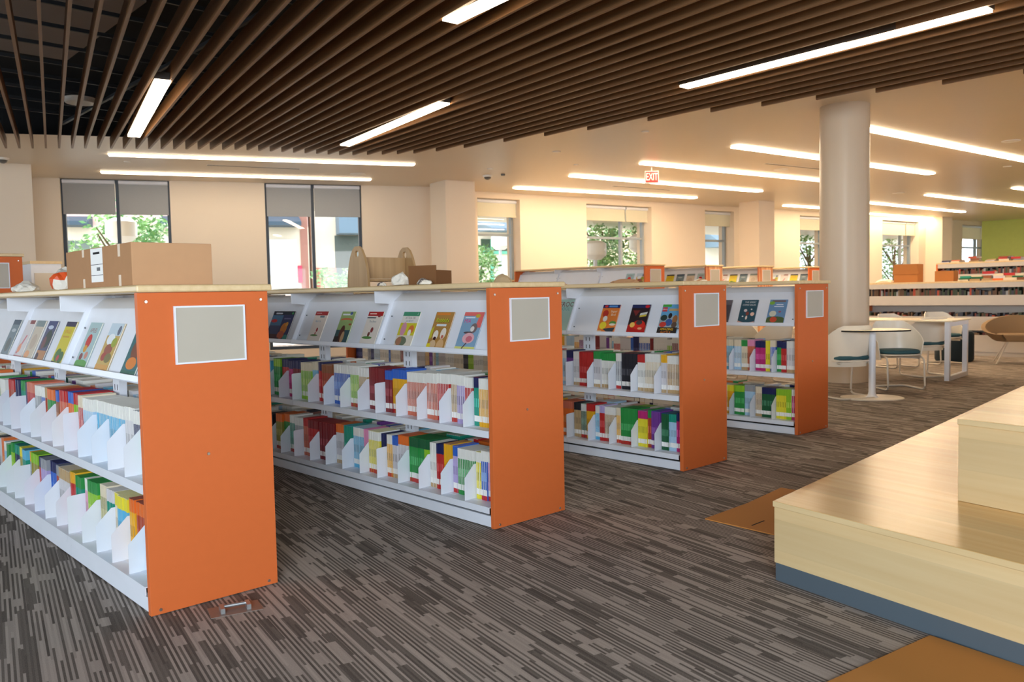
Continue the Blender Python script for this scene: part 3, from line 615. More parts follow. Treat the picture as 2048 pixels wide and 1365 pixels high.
# ================================================================ face-out books on the sloped displays
# art is drawn in cover units: u 0..1 left to right, v 0..1 bottom to top; (shape, colour, ...)
def r(x0, y0, x1, y1, c): return ('r', x0, y0, x1, y1, c)
def el(x, y, a, b, c): return ('e', x, y, a, b, c)
def tx(s, x, y, size, c): return ('t', s, x, y, size, c)
def po(c, *p): return ('p', c, p)
COVERS = {
 'apple': (( 60, 70, 110), 'dark blue reader with blue and red art, leftmost on the second bookcase display', [r(0, .86, 1, 1, (24, 28, 50)), r(.25, .90, .85, .95, (210, 215, 225)), r(0, .5, 1, .86, (70, 120, 160)), el(.3, .66, .28, .06, (206, 40, 40)), r(0, 0, 1, .2, (70, 30, 40))]),
 'golddog': ((38, 48, 96), 'dark blue cover with an orange furry figure, second display section of second bookcase', [r(0, .88, 1, 1, (16, 30, 44)), el(.82, .93, .08, .04, (60, 170, 90)), r(.2, .72, .8, .77, (110, 110, 150)), el(.45, .4, .28, .2, (216, 130, 40)), el(.62, .55, .12, .08, (226, 160, 60)), el(.35, .18, .3, .14, (190, 90, 60)), el(.82, .1, .2, .1, (50, 140, 130)), r(.1, 0, .3, .08, (60, 30, 20))]),
 'biscuit1': ((232, 220, 208), 'cream cover with red top band and pale blue title, second bookcase display', [r(0, .87, 1, 1, (170, 30, 34)), r(.1, .93, .5, .95, (232, 190, 180)), r(.45, .8, .8, .86, (110, 130, 140)), tx('Red Cat', .42, .68, .13, (130, 160, 180)), el(.55, .4, .07, .07, (160, 50, 50)), el(.5, .28, .05, .05, (190, 90, 80)), el(.45, .22, .3, .03, (90, 130, 70)), r(.2, .03, .6, .045, (190, 160, 150))]),
 'walrus': ((150, 176, 110), 'green cover with a brown upright animal over teal, between two red-banded cream covers', [r(.1, .88, .8, .93, (230, 236, 236)), el(.72, .94, .1, .05, (60, 90, 150)), el(.5, .74, .42, .06, (204, 110, 70)), el(.5, .7, .4, .04, (150, 176, 110)), r(0, 0, 1, .42, (50, 86, 90)), el(.45, .3, .18, .27, (92, 48, 34)), el(.58, .2, .12, .18, (186, 150, 110)), r(0, 0, .35, .22, (40, 34, 36)), el(.86, .6, .1, .03, (170, 80, 50))]),
 'biscuit2': ((230, 220, 208), 'cream cover with red top band and dark title line, second bookcase display', [r(0, .87, 1, 1, (176, 30, 34)), r(.1, .92, .55, .95, (236, 200, 190)), el(.78, .87, .1, .04, (150, 50, 60)), r(.0, .8, .6, .83, (50, 60, 80)), tx('The Bone', .45, .7, .12, (120, 130, 140)), el(.58, .45, .09, .08, (140, 60, 60)), el(.45, .32, .08, .07, (120, 60, 50)), el(.4, .22, .34, .04, (90, 140, 70)), r(.2, .03, .7, .045, (180, 160, 150))]),
 'gator': ((226, 222, 214), 'green-banded cover with yellow scene and pink bird, second bookcase display', [r(0, .88, 1, 1, (56, 140, 104)), tx('2', .88, .94, .10, (240, 250, 240)), tx('ATTILA OR', .5, .82, .12, (120, 90, 90)), tx('and BETSY', .5, .74, .10, (110, 120, 150)), r(0, .3, 1, .68, (214, 204, 50)), el(.28, .5, .16, .2, (216, 150, 170)), el(.75, .5, .16, .12, (222, 120, 60)), el(.7, .4, .1, .1, (240, 236, 226)), r(0, 0, 1, .33, (226, 216, 196)), el(.35, .16, .33, .14, (110, 120, 96)), el(.22, .16, .16, .13, (170, 120, 90))]),
 'rabbid': ((176, 130, 66), 'brown cover with big lime lettering and two pale figures, second bookcase display', [r(.06, .91, .8, .98, (214, 130, 50)), tx('Rabbids', .5, .76, .24, (40, 50, 20)), tx('Rabbids', .48, .77, .23, (196, 214, 40)), r(.22, .61, .76, .67, (220, 226, 230)), el(.33, .37, .14, .13, (236, 226, 212)), el(.72, .42, .15, .15, (236, 226, 210)), el(.33, .28, .08, .05, (60, 24, 24)), el(.72, .33, .07, .05, (200, 110, 90)), el(.3, .1, .18, .14, (214, 180, 140)), el(.72, .1, .2, .17, (214, 170, 120)), r(0, 0, .2, .14, (226, 206, 40)), po((200, 190, 50), (0, .25), (0, .5), (.14, .62), (.14, .3))]),
 'mia': ((130, 164, 190), 'blue cover with pink title and kitten in a pink tutu, beside the second orange end', [r(.0, .9, 1, 1, (222, 106, 100)), po((222, 106, 100), (.72, .6), (1, .6), (1, .92), (.8, .92)), el(.72, .9, .12, .05, (196, 170, 60)), tx('MIA', .26, .76, .20, (214, 50, 130)), r(.1, .84, .6, .87, (214, 226, 236)), el(.68, .58, .17, .13, (120, 104, 104)), el(.62, .56, .1, .07, (226, 220, 214)), el(.45, .46, .22, .03, (90, 74, 78)), el(.55, .32, .3, .14, (226, 170, 176)), el(.6, .3, .16, .08, (206, 110, 124)), r(0, 0, 1, .1, (214, 214, 120)), po((90, 60, 60), (.3, .02), (.36, .02), (.56, .2), (.5, .2))]),
 'heroo': ((168, 200, 190), 'large pale teal cover with dark red lettering, leftmost on the third bookcase display', [tx('HEROO', .6, .84, .24, (120, 60, 60)), tx('SCHOOL', .55, .7, .16, (90, 150, 150)), el(.35, .5, .08, .09, (70, 120, 180)), el(.35, .33, .07, .06, (226, 150, 60)), el(.33, .18, .07, .08, (60, 80, 120))]),
 'flash': ((222, 124, 50), 'orange cover with red-haired figure and navy top band, display of the third bookcase', [r(0, .88, 1, 1, (24, 40, 96)), r(.36, .91, .85, .97, (90, 150, 210)), el(.2, .94, .1, .04, (206, 50, 50)), tx('Super', .72, .76, .16, (240, 226, 200)), tx('Bird', .72, .64, .16, (240, 226, 200)), el(.25, .68, .17, .13, (186, 46, 36)), el(.3, .5, .13, .1, (230, 226, 220)), el(.27, .26, .2, .13, (226, 206, 50)), el(.8, .35, .2, .07, (90, 150, 70)), el(.8, .3, .18, .04, (226, 220, 200)), po((50, 60, 70), (.3, .14), (1, .2), (.9, .02), (.6, .02)), r(0, 0, .25, .08, (226, 190, 150))]),
 'cars': ((40, 26, 32), 'black cover with a glowing red car scene, middle of three on the third bookcase', [r(0, .88, 1, 1, (36, 46, 90)), el(.84, .93, .12, .05, (206, 36, 40)), po((120, 40, 40), (.1, .8), (.5, .8), (.32, .6)), po((214, 214, 206), (.55, .7), (.92, .75), (.9, .67), (.52, .62)), po((214, 190, 60), (.55, .62), (.9, .66), (.88, .6), (.52, .56)), r(0, 0, 1, .3, (176, 24, 24)), el(.6, .3, .35, .16, (206, 40, 30)), el(.6, .38, .17, .08, (70, 60, 60)), el(.25, .3, .14, .09, (236, 190, 90)), el(.7, .18, .12, .04, (226, 160, 120))]),
 'lego': ((96, 160, 200), 'blue cover with dark figures above a yellow title, beside the third orange end', [r(0, .92, .45, 1, (70, 160, 60)), r(.03, .76, .28, .9, (196, 30, 34)), tx('LEGO', .15, .83, .10, (245, 245, 245)), r(.38, .78, .85, .86, (190, 160, 110)), r(0, 0, 1, .62, (150, 170, 176)), el(.2, .55, .17, .1, (40, 60, 56)), el(.5, .62, .1, .09, (40, 34, 36)), el(.78, .5, .13, .14, (150, 100, 60)), el(.5, .4, .18, .12, (60, 90, 150)), el(.22, .33, .18, .09, (196, 60, 50)), el(.8, .32, .14, .1, (90, 70, 60)), r(0, 0, 1, .24, (40, 34, 34)), tx('AMAZING', .48, .17, .15, (240, 190, 30)), tx('BATTLE', .46, .06, .15, (236, 130, 30))]),
 'navyrose': ((22, 74, 92), 'dark teal cover with white lettering and small pictures, display of the fourth bookcase', [tx('THE GREAT', .55, .9, .13, (230, 230, 230)), tx('COMIC BACK', .5, .78, .13, (230, 230, 230)), el(.35, .55, .1, .06, (220, 200, 200)), el(.5, .42, .1, .08, (130, 60, 50)), el(.48, .25, .06, .08, (226, 210, 200)), el(.8, .4, .12, .08, (232, 190, 170)), el(.7, .6, .05, .03, (230, 230, 230)), el(.25, .3, .05, .03, (230, 230, 230)), po((206, 160, 150), (0, 0), (1, 0), (1, .1), (.5, .02), (0, .12))]),
 'bluered': ((100, 140, 180), 'blue cover with a red shape on green ground, right of two on the fourth bookcase', [r(.15, .9, .9, .97, (110, 90, 90)), el(.15, .86, .16, .07, (120, 170, 60)), r(.4, .78, .8, .81, (220, 226, 236)), r(.3, .7, .85, .73, (220, 226, 236)), el(.3, .42, .2, .12, (206, 206, 186)), r(0, 0, 1, .22, (70, 92, 50)), el(.5, .22, .5, .09, (70, 92, 50)), el(.4, .18, .2, .11, (196, 66, 40)), el(.68, .5, .08, .04, (150, 90, 110))]),
 'darkblur': ((74, 70, 80), 'dark cover seen edge-on beside the third orange end on the fourth bookcase', [r(0, .8, 1, 1, (100, 96, 104)), el(.5, .4, .3, .2, (120, 90, 70))]),
 'tealpumpkin': ((34, 96, 100), 'dark teal cover with orange flames, cut by the nearest orange end panel', [el(.5, .5, .3, .2, (120, 60, 30)), el(.6, .68, .2, .16, (190, 130, 30)), el(.5, .24, .34, .12, (214, 120, 30)), r(0, 0, 1, .1, (20, 90, 74))]),
 'goldtree': ((196, 164, 90), 'tan cover with a white cloud and red foliage, second from the nearest orange end', [r(0, .74, 1, 1, (190, 206, 216)), el(.4, .66, .3, .12, (226, 230, 232)), el(.8, .85, .12, .1, (90, 100, 120)), el(.5, .45, .3, .12, (150, 80, 60)), el(.75, .6, .2, .1, (150, 160, 50)), el(.35, .3, .2, .09, (160, 60, 50)), el(.7, .28, .25, .1, (120, 110, 60)), r(0, 0, 1, .14, (206, 150, 70))]),
 'mushroom': ((164, 190, 190), 'pale teal cover with a red and gold figure over green, nearest bookcase display', [tx('APPLES', .5, .82, .18, (140, 60, 60)), el(.45, .58, .22, .16, (196, 30, 24)), el(.4, .42, .15, .08, (214, 150, 30)), el(.3, .24, .14, .08, (130, 50, 50)), el(.7, .28, .14, .08, (200, 130, 110)), r(0, 0, 1, .12, (70, 140, 50)), el(.5, .12, .5, .06, (80, 150, 60))]),
 'yellowparrot': ((206, 190, 30), 'yellow cover with navy top band and green leaves, display of the nearest bookcase', [r(0, .88, 1, 1, (26, 24, 66)), tx('JUNGLE', .5, .76, .18, (206, 120, 40)), r(.15, .62, .8, .66, (196, 150, 40)), el(.4, .2, .3, .16, (60, 110, 40)), el(.75, .16, .25, .14, (50, 100, 50)), el(.5, .14, .13, .07, (190, 50, 60)), r(0, 0, .3, .06, (40, 50, 60))]),
 'navybrown': ((70, 76, 110), 'navy and brown cover with a dark tree, display of the nearest bookcase', [r(0, .8, 1, 1, (44, 56, 110)), el(.45, .84, .3, .05, (190, 200, 220)), el(.6, .55, .35, .22, (34, 54, 44)), el(.35, .45, .2, .16, (110, 60, 66)), r(0, 0, 1, .26, (180, 124, 76)), el(.15, .1, .2, .1, (60, 30, 50))]),
 'creamface': ((204, 190, 170), 'cream cover with a grey-green top, display of the nearest bookcase', [r(0, .84, 1, 1, (120, 136, 136)), el(.5, .45, .3, .2, (190, 170, 150)), el(.3, .12, .3, .1, (226, 160, 110))]),
 'pinkwhite': ((214, 206, 204), 'white cover streaked with red, display of the nearest bookcase', [r(.4, .9, 1, 1, (130, 50, 50)), po((206, 110, 120), (.1, .1), (.3, .1), (.75, .6), (.6, .6)), el(.35, .25, .2, .12, (230, 150, 110)), r(0, 0, 1, .06, (206, 130, 130))]),
 'greyblue': ((110, 130, 140), 'grey-blue cover at the left edge of the nearest display', [r(0, .86, 1, 1, (50, 76, 96)), el(.5, .7, .3, .05, (180, 190, 196)), el(.5, .3, .3, .2, (90, 100, 100))]),
}
BK_N = 0
def cover_book(u, yl, key, wd=.142, ht=.195, zo=0, tilt=0, H=1.10, xo=None, lab=None, grp=None, yo=None):
    """yl: world y of its left edge (the one farther from the viewer)"""
    global BK_N
    base, label, art = COVERS[key]
    ux_ = UN[u][1] if xo is None else xo
    zd = H - .30; D = Vector((.105, 0, .239)).normalized(); N = Vector((-D.z, 0, D.x)); th = .005
    o0 = Vector((.0275, 0, zd + .0075)) + N * .0012
    def PT(a, b, wv): return (o0 + D * (b * ht) + N * wv + Vector((0, -a * wd, 0)))[:]
    e = empty('picture_book', (ux_, yl, 0)); tag(e, lab or label, 'book', grp or 'face-out books on the sloped displays')
    mb = MB(); cb = col(base)
    mb.prism([PT(0, 0, 0), PT(1, 0, 0), PT(1, 1, 0), PT(0, 1, 0)], N * .0006, cb); mb.prism([PT(0, 0, th), PT(1, 0, th), PT(1, 1, th), PT(0, 1, th)], N * .0006, cb)
    mb.prism([PT(0, 0, .0006), PT(.012, 0, .0006), PT(.012, 1, .0006), PT(0, 1, .0006)], N * (th - .0006), cb)
    wv = th + .0006
    def flat(pts, c):
        nonlocal wv
        wv += .00008; mb.poly([PT(min(max(a, 0), 1), min(max(b, 0), 1), wv) for a, b in pts], col(c))
    for s_ in art:
        if s_[0] == 'r': _, x0, y0, x1, y1, c = s_; flat([(x0, y0), (x1, y0), (x1, y1), (x0, y1)], c)
        elif s_[0] == 'e':
            _, x, y, a, b, c = s_; flat([(x + a * math.cos(q * math.pi / 9), y + b * math.sin(q * math.pi / 9)) for q in range(18)], c)
        elif s_[0] == 'p': flat(s_[2], s_[1])
        elif s_[0] == 't':
            _, s, x, y, size, c = s_; v, f = text_geo(s, size); wv += .00008; cm = col(c)
            xs = max(abs(q[0]) for q in v); k_ = min(1, .46 / xs)
            for p_ in f: mb.poly([PT(x + v[i][0] * k_, y + v[i][1] * wd / ht, wv) for i in p_], cm)
    mb.build('cover', e)
    pg = MB(); pg.prism([PT(.013, .006, .0007), PT(.985, .006, .0007), PT(.985, .994, .0007), PT(.013, .994, .0007)], N * (th - .0008), PAGES); pg.build('page_block', e)
    return e
for y, k in ((4.95, 'greyblue'), (4.68, 'pinkwhite'), (4.50, 'creamface'), (4.30, 'navybrown'), (4.02, 'yellowparrot'), (3.69, 'mushroom'), (3.43, 'goldtree'), (3.14, 'tealpumpkin')): cover_book(0, y, k)
for y, k in ((5.00, 'apple'), (4.865, 'golddog'), (4.47, 'biscuit1'), (4.175, 'walrus'), (3.90, 'biscuit2'), (3.572, 'gator'), (3.297, 'rabbid'), (3.075, 'mia')): cover_book(1, y, k, zo=0)
cover_book(2, 4.018, 'heroo', .21, .235)
for y, k in ((3.545, 'flash'), (3.305, 'cars'), (3.07, 'lego')): cover_book(2, y, k)
for y, k in ((3.70, 'darkblur'), (3.475, 'navyrose'), (3.235, 'bluered')): cover_book(3, y, k)
ks = ['goldtree', 'mushroom', 'creamface', 'greyblue', 'yellowparrot', 'pinkwhite']
far_l = ['far tall bookcase with plain orange end', 'first far bookcase with mottled end', 'second far bookcase with mottled end', 'far bookcase behind the round column']
cn6 = ['tan', 'pale teal', 'cream', 'grey-blue', 'yellow', 'white']
for i, xx in enumerate((9.70, 11.25, 12.83, 14.6)):
    for j in range(6 if i else 2):
        cover_book(0, 7.5 + .22 + .2 * j + (.09 if j > 3 else 0), ks[(j + i) % 6], .15, .2, H=1.44, xo=xx, lab='small blurred %s cover on display, %s, book %s from its end' % (cn6[(j + i) % 6], far_l[i].replace('far ', ''), ORD[j]) if 0 else 'blurred %s cover on the display of the %s' % (cn6[(j + i) % 6], far_l[i]), grp='face-out books on the far displays')
# ================================================================ things on the bookcase tops
ZT = 1.1275
def rbox(name, c, rz, sx, sy, sz, M, z=ZT, mats=None):
    mb = MB(); mb.box(-sx / 2, sx / 2, -sy / 2, sy / 2, 0, sz, M, mats); o = mb.build(name, loc=(c[0], c[1], z)); o.rotation_euler[2] = rz; return o
# the large closed carton: three visible corners measured on the countertop
pA, pB_, pC = hz(130, 580, ZT + .0), hz(262, 571, ZT), hz(419, 570, ZT)
bx0 = Vector((1.028, 2.99)); ang = math.radians(-22)
# build the carton from its near vertical edge: one side runs along the case, the other across it
near = Vector((.985 + .045, 2.90)); dir1 = Vector((.97, -.02)).normalized(); 
e = empty('cardboard_box', (1.02, 3.0, ZT), 0); tag(e, 'large closed brown cardboard box with a shipping label on the nearest bookcase', 'box')
BW, BD, BH = .285, .76, .150
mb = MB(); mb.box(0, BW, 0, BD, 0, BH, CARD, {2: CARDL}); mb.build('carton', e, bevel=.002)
mb = MB(); mb.box(-.0008, -.0001, BD * .40, BD * .58, .02, BH - .003, LABEL)
for zz in (.045, .085): mb.box(-.0012, -.0008, BD * .40, BD * .58, zz, zz + .002, BLACK)
mb.box(-.0012, -.0008, BD * .44, BD * .54, .125, .133, BLACK); mb.box(-.0012, -.0008, BD * .44, BD * .49, .062, .075, mat('print_grey', (90, 90, 90), .6)); lb = mb.build('shipping_label', e)
for y, z0, z1 in ((.16, BH - .045, BH), (.16, 0, .04), (.7, 0, .035), (.7, BH - .03, BH)):
    mb = MB(); mb.box(-.0006, -.0001, BD * y - .012, BD * y + .014, z0, z1, mat('packing_tape', (186, 150, 100), .3)); mb.build('tape', e)
mb = MB(); mb.box(.01, BW - .01, BD / 2 - .024, BD / 2 + .024, BH, BH + .0006, mat('packing_tape', (186, 150, 100), .3)); mb.build('tape', e)
def crumple(name, c, r_, h, M, M2=None, seed=1, sx=1, sy=1, z=ZT, amp=.35):
    bm = bmesh.new(); bmesh.ops.create_icosphere(bm, subdivisions=3, radius=1); rr = random.Random(seed)
    dirs = [Vector((rr.uniform(-1, 1), rr.uniform(-1, 1), rr.uniform(-1, 1))).normalized() for _ in range(14)]
    for v in bm.verts:
        d = v.co.normalized(); k = 1 - amp * max(0, max(abs(d.dot(q)) for q in dirs) - .75) * 3.2 + rr.uniform(-.05, .05)
        v.co = Vector((d.x * r_ * sx * k, d.y * r_ * sy * k, max(-.25, d.z) * h * k))
    mn = min(v.co.z for v in bm.verts)
    for v in bm.verts: v.co.z -= mn
    me = bpy.data.meshes.new(name); bm.to_mesh(me); bm.free(); me.materials.append(M)
    if M2:
        me.materials.append(M2)
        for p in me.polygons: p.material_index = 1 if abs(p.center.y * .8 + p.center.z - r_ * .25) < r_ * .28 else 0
    o = bpy.data.objects.new(name, me); C.objects.link(o); o.location = (c[0], c[1], z); return o
o = crumple('plastic_bag', (1.08, 4.0), .075, .095, PAPER, mat('orange_film', (226, 90, 40), .35), 3, 1, 1.5); tag(o, 'crumpled orange and white plastic bag beside the big cardboard box', 'bag')
o = crumple('tissue_wad', (1.05, 4.55), .07, .045, PAPER, None, 5, 1, 1.5); tag(o, 'flat wad of pale tissue left of the orange bag', 'tissue')
# wooden book carrier on the second bookcase: two rounded sides with hand holes joined by boards
e = empty('book_carrier', (2.715, 3.96, ZT), 0); tag(e, 'wooden book carrier with two rounded holed sides on the second bookcase', 'book carrier')
cw = wood('carrier_maple', (164, 128, 84), (184, 148, 102), .5, 'Z', 2)
def side_plate(y):
    mb = MB(); pr = []; n = 10
    prof = [(-.11, 0), (-.107, .05), (-.095, .11), (-.074, .165), (-.048, .205), (-.02, .224), (.02, .224), (.048, .205), (.074, .165), (.095, .11), (.107, .05), (.11, 0)]
    hc = (0, .182); hr = .02; N_ = len(prof)
    hole = []
    for x, z in prof:
        a = math.atan2(z - hc[1], x - hc[0]); hole.append((hc[0] + hr * math.cos(a), hc[1] + hr * math.sin(a)))
    for s_, yy in ((1, y), (-1, y + .014)):
        for i in range(N_):
            j = (i + 1) % N_; q = [(prof[i][0], yy, prof[i][1]), (prof[j][0], yy, prof[j][1]), (hole[j][0], yy, hole[j][1]), (hole[i][0], yy, hole[i][1])]
            mb.poly(q if s_ > 0 else q[::-1], cw)
    for i in range(N_):
        j = (i + 1) % N_
        mb.poly([(prof[i][0], y, prof[i][1]), (prof[i][0], y + .014, prof[i][1]), (prof[j][0], y + .014, prof[j][1]), (prof[j][0], y, prof[j][1])], cw)
        mb.poly([(hole[i][0], y, hole[i][1]), (hole[j][0], y, hole[j][1]), (hole[j][0], y + .014, hole[j][1]), (hole[i][0], y + .014, hole[i][1])], cw)
    mb.build('side_panel', e)
side_plate(-.165); side_plate(.151)
mb = MB(); mb.box(-.006, .006, -.15, .15, .045, .165, cw); mb.build('back_board', e)
mb = MB(); mb.box(-.08, .08, -.15, .15, .028, .04, cw); mb.build('bottom_shelf', e)
e.rotation_euler[2] = math.radians(-92)
e = empty('open_carton', (2.70, 3.50, ZT), math.radians(25)); tag(e, 'low dark brown open cardboard box behind the crumpled paper on the second bookcase', 'box')
dk = mat('cardboard_dark', (120, 78, 40), .85)
mb = MB(); mb.box(-.09, .09, -.08, .08, 0, .004, dk); mb.box(-.09, -.086, -.08, .08, .004, .10, dk); mb.box(.086, .09, -.08, .08, .004, .075, dk); mb.box(-.086, .086, -.08, -.076, .004, .075, dk); mb.box(-.086, .03, .076, .08, .004, .10, dk); mb.box(.03, .086, .076, .08, .004, .075, dk); mb.build('carton', e)
o = crumple('crumpled_paper', (2.58, 3.60), .055, .062, PAPER, None, 9, 1, 1.3); tag(o, 'crumpled white paper ball in front of the open box on second bookcase', 'paper')
o = crumple('crumpled_paper', (2.60, 3.42), .045, .028, PAPER, mat('paper_shadow_print', (120, 110, 104), .7), 12, 1, 1.4); tag(o, 'flat scrap of printed crumpled paper right of the white paper ball', 'paper')  # second material is a grey band across the scrap
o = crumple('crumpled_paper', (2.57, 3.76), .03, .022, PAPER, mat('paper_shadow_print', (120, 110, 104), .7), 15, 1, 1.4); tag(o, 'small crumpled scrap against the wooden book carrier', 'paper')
o = rbox('paper_sheet', (2.56, 4.72), .2, .16, .24, .003, PAPER); tag(o, 'flat white paper sheet left of the wooden book carrier', 'paper')
o = crumple('felt_hat', (4.25, 4.62), .075, .075, mat('hat_felt', (190, 168, 132), .8), None, 21, 1, 1, amp=.1); tag(o, 'small rounded beige bundle on the third bookcase', 'bundle')
e = empty('stacked_trays', (4.22, 4.15, ZT), .3); tag(e, 'low stack of thin kraft trays on the third bookcase', 'tray')
for q in range(3): mb = MB(); mb.box(-.07, .07, -.14 + q * .012, .14 - q * .01, q * .008, q * .008 + .006, CARDL); mb.build('tray', e)
o = crumple('crumpled_paper', (4.25, 3.45), .09, .022, CARDL, None, 25, 1, 1.6); tag(o, 'crumpled kraft paper near the orange end of the third bookcase', 'paper')
o = rbox('kraft_block', (5.80, 4.35), .2, .15, .3, .022, CARDL); tag(o, 'low kraft packet on the fourth bookcase near its middle', 'packet')
o = crumple('crumpled_paper', (5.80, 3.92), .06, .035, PAPER, CARDL, 29, 1, 1.4); tag(o, 'crumpled pale paper on the fourth bookcase beside the kraft packet', 'paper')
# ================================================================ wooden platform
cor = Vector((2.752, 1.548)); dL = Vector((1, .0890)).normalized(); dF = Vector((-.199, -.980)).normalized()
def tier(name, c, z0, z1, LL, LF, base, label):
    e = empty(name, (c.x, c.y, z0)); tag(e, label, 'platform', 'wooden seating steps')
    q = [Vector((0, 0)), dF * LF, dF * LF + dL * LL, dL * LL]
    def off(k): 
        cc = (dF * LF + dL * LL) / 2
        return [(p + (p - cc) * k) for p in q]
    mb = MB(); qq = off(0); h = z1 - z0
    if base: mb.prism([(p.x, p.y, 0) for p in off(-.001)], (0, 0, base), BASEM); mb.build('rubber_base', e); mb = MB()
    mb.prism([(p.x, p.y, base) for p in qq], (0, 0, h - .022 - base), PLATS); mb.build('riser', e)
    mb = MB(); mb.prism([(p.x, p.y, h - .0218) for p in off(.0015)], (0, 0, .0218), PLAT, PLATS); mb.build('tread', e, bevel=.003)
tier('seating_step', cor, 0, .297, 12, 5.5, .068, 'low blond wood seating step with grey rubber base at lower right')
tier('seating_step', Vector((3.183, 1.068)), .2985, .596, 11.4, 5.0, 0, 'upper blond wood seating step standing on the low one')
# cardboard lying on the floor
def sheet(px, z, M, label, th=.005):
    mb = MB(); pts = [hz(a, b, z) for a, b in px]; mb.prism([(p.x, p.y, .001) for p in pts], (0, 0, th), M); o = mb.build('cardboard_sheet'); tag(o, label, 'cardboard'); return o
o = sheet([(1410, 1040), (1495, 1009), (1562, 978), (1605, 985), (1640, 1010), (1548, 1072)], 0, KRAFT, 'flat brown cardboard sheet on the carpet against the platform corner')
p1, p2 = hz(1505, 1052, .0065), hz(1527, 1045, .0065)
mb = MB(); mb.box(p1.x, p1.x + .11, p1.y, p1.y + .008, .0061, .0064, BLACK); pr = mb.build('printed_mark'); pr.parent = o
o = sheet([(1640, 1375), (1860, 1275), (2052, 1339), (2200, 1500), (1500, 1500)], 0, KRAFT, 'brown cardboard sheet lying at the bottom edge below the platform')
# floor fitting: steel pull bracket on a taped plate in front of the first bookcase
c = hz(470, 1220, 0); e = empty('floor_bracket', (c.x, c.y, 0), math.radians(-16)); tag(e, 'small steel handle bracket on a taped floor plate before the nearest bookcase', 'floor bracket')
stl = mat('bracket_steel', (170, 172, 172), .35, .7)
mb = MB(); mb.box(-.085, .085, -.05, .05, .0005, .003, mat('taped_plate', (128, 112, 102), .35)); mb.build('plate', e)
mb = MB(); mb.tube([(-.036, .01, .014), (.036, .01, .014)], .006, stl, 10); mb.build('bar', e)
for sx in (-1, 1): mb = MB(); mb.box(sx * .043 - .007, sx * .043 + .007, -.03, .022, .003, .02, stl); mb.build('bracket_foot', e)
# ================================================================ tables and chairs
def arc_pts(pts, r_=.05, n=5):
    """round the corners of a polyline"""
    P_ = [Vector(p) for p in pts]; out = [P_[0]]
    for a, b, c_ in zip(P_, P_[1:], P_[2:]):
        u_ = (a - b).normalized(); v_ = (c_ - b).normalized(); rr = min(r_, (a - b).length * .45, (c_ - b).length * .45); s_, t_ = b + u_ * rr, b + v_ * rr
        for i in range(n + 1):
            k = i / n; out.append(s_ * (1 - k) ** 2 + b * 2 * k * (1 - k) + t_ * k ** 2)
    return out + [P_[-1]]
CHF = mat('chair_frame_paint', (216, 206, 190), .3)
def chair(loc, rz, label, s=.86):
    """cantilever chair: low curved shell back, teal seat pad, looped tube frame; faces +x"""
    e = empty('cantilever_chair', loc, rz); tag(e, label, 'chair', 'white shell chairs at the small tables')
    # shell: wraps round behind the seat
    mb = MB(); nu, nv = 18, 9; V_ = []
    for j in range(nv + 1):
        v = j / nv
        for i in range(nu + 1):
            a = math.radians(-104 + 208 * i / nu); k = abs(a) / math.radians(104)
            z = lerp(.36, .82 - .26 * max(0, k - .35) ** 1.2 * 1.6, v) * s
            rr = (.255 + .04 * v) * s
            x = (-math.cos(a) * rr * .86 - .03 * v * (1 - k) + .03) ; y = math.sin(a) * rr
            V_.append((x, y, z))
    def at_(i, j, o=0):
        p = Vector(V_[j * (nu + 1) + i]); n_ = Vector((p.x, p.y, 0)).normalized(); return tuple(p - n_ * o)
    for j in range(nv):
        for i in range(nu):
            mb.poly([at_(i, j), at_(i, j + 1), at_(i + 1, j + 1), at_(i + 1, j)], SHELL); mb.poly([at_(i, j, .009), at_(i + 1, j, .009), at_(i + 1, j + 1, .009), at_(i, j + 1, .009)], SHELL)
    for i in range(nu):
        mb.poly([at_(i, nv), at_(i, nv, .009), at_(i + 1, nv, .009), at_(i + 1, nv)], SHELL); mb.poly([at_(i, 0), at_(i + 1, 0), at_(i + 1, 0, .009), at_(i, 0, .009)], SHELL)
    for i, f in ((0, 1), (nu, -1)):
        for j in range(nv): mb.poly([at_(i, j), at_(i, j, .009), at_(i, j + 1, .009), at_(i, j + 1)][::f], SHELL)
    mb.build('backrest', e, smooth=True)
    mb = MB(); N_ = 28; ring = []
    def sup(a, k, z): c_, s_ = math.cos(a), math.sin(a); return (math.copysign(abs(c_) ** .7, c_) * .222 * s * k + .01, math.copysign(abs(s_) ** .7, s_) * .232 * s * k, z)
    lv = [(.9, .435), (1, .447), (1, .466), (.93, .482), (.6, .486)]
    rg = [[sup(2 * math.pi * i / N_, k, z * s) for i in range(N_)] for k, z in lv]
    for A_, B_ in zip(rg, rg[1:]):
        for i in range(N_): mb.poly([A_[i], A_[(i + 1) % N_], B_[(i + 1) % N_], B_[i]], TEAL)
    mb.poly(rg[-1], TEAL); mb.poly(rg[0][::-1], TEAL); mb.build('seat_pad', e, smooth=True)
    mb = MB(); rg = [[sup(2 * math.pi * i / N_, k, z * s) for i in range(N_)] for k, z in ((.8, .405), (1.02, .42), (1.03, .434))]
    for A_, B_ in zip(rg, rg[1:]):
        for i in range(N_): mb.poly([A_[i], A_[(i + 1) % N_], B_[(i + 1) % N_], B_[i]], SHELL)
    mb.poly(rg[-1], SHELL); mb.poly(rg[0][::-1], SHELL); mb.build('seat_shell', e, smooth=True)
    y0 = .225 * s; z0 = .011
    for sy in (-1, 1):
        p = arc_pts([(-.16 * s, sy * .18 * s, .40 * s), (.205 * s, sy * y0, .40 * s), (.235 * s, sy * y0, z0), (-.24 * s, sy * y0, z0), (-.24 * s, 0, z0)], .06)
        mb = MB(); mb.tube(p, .010, CHF, 10); mb.build('leg', e, smooth=True)
    return e
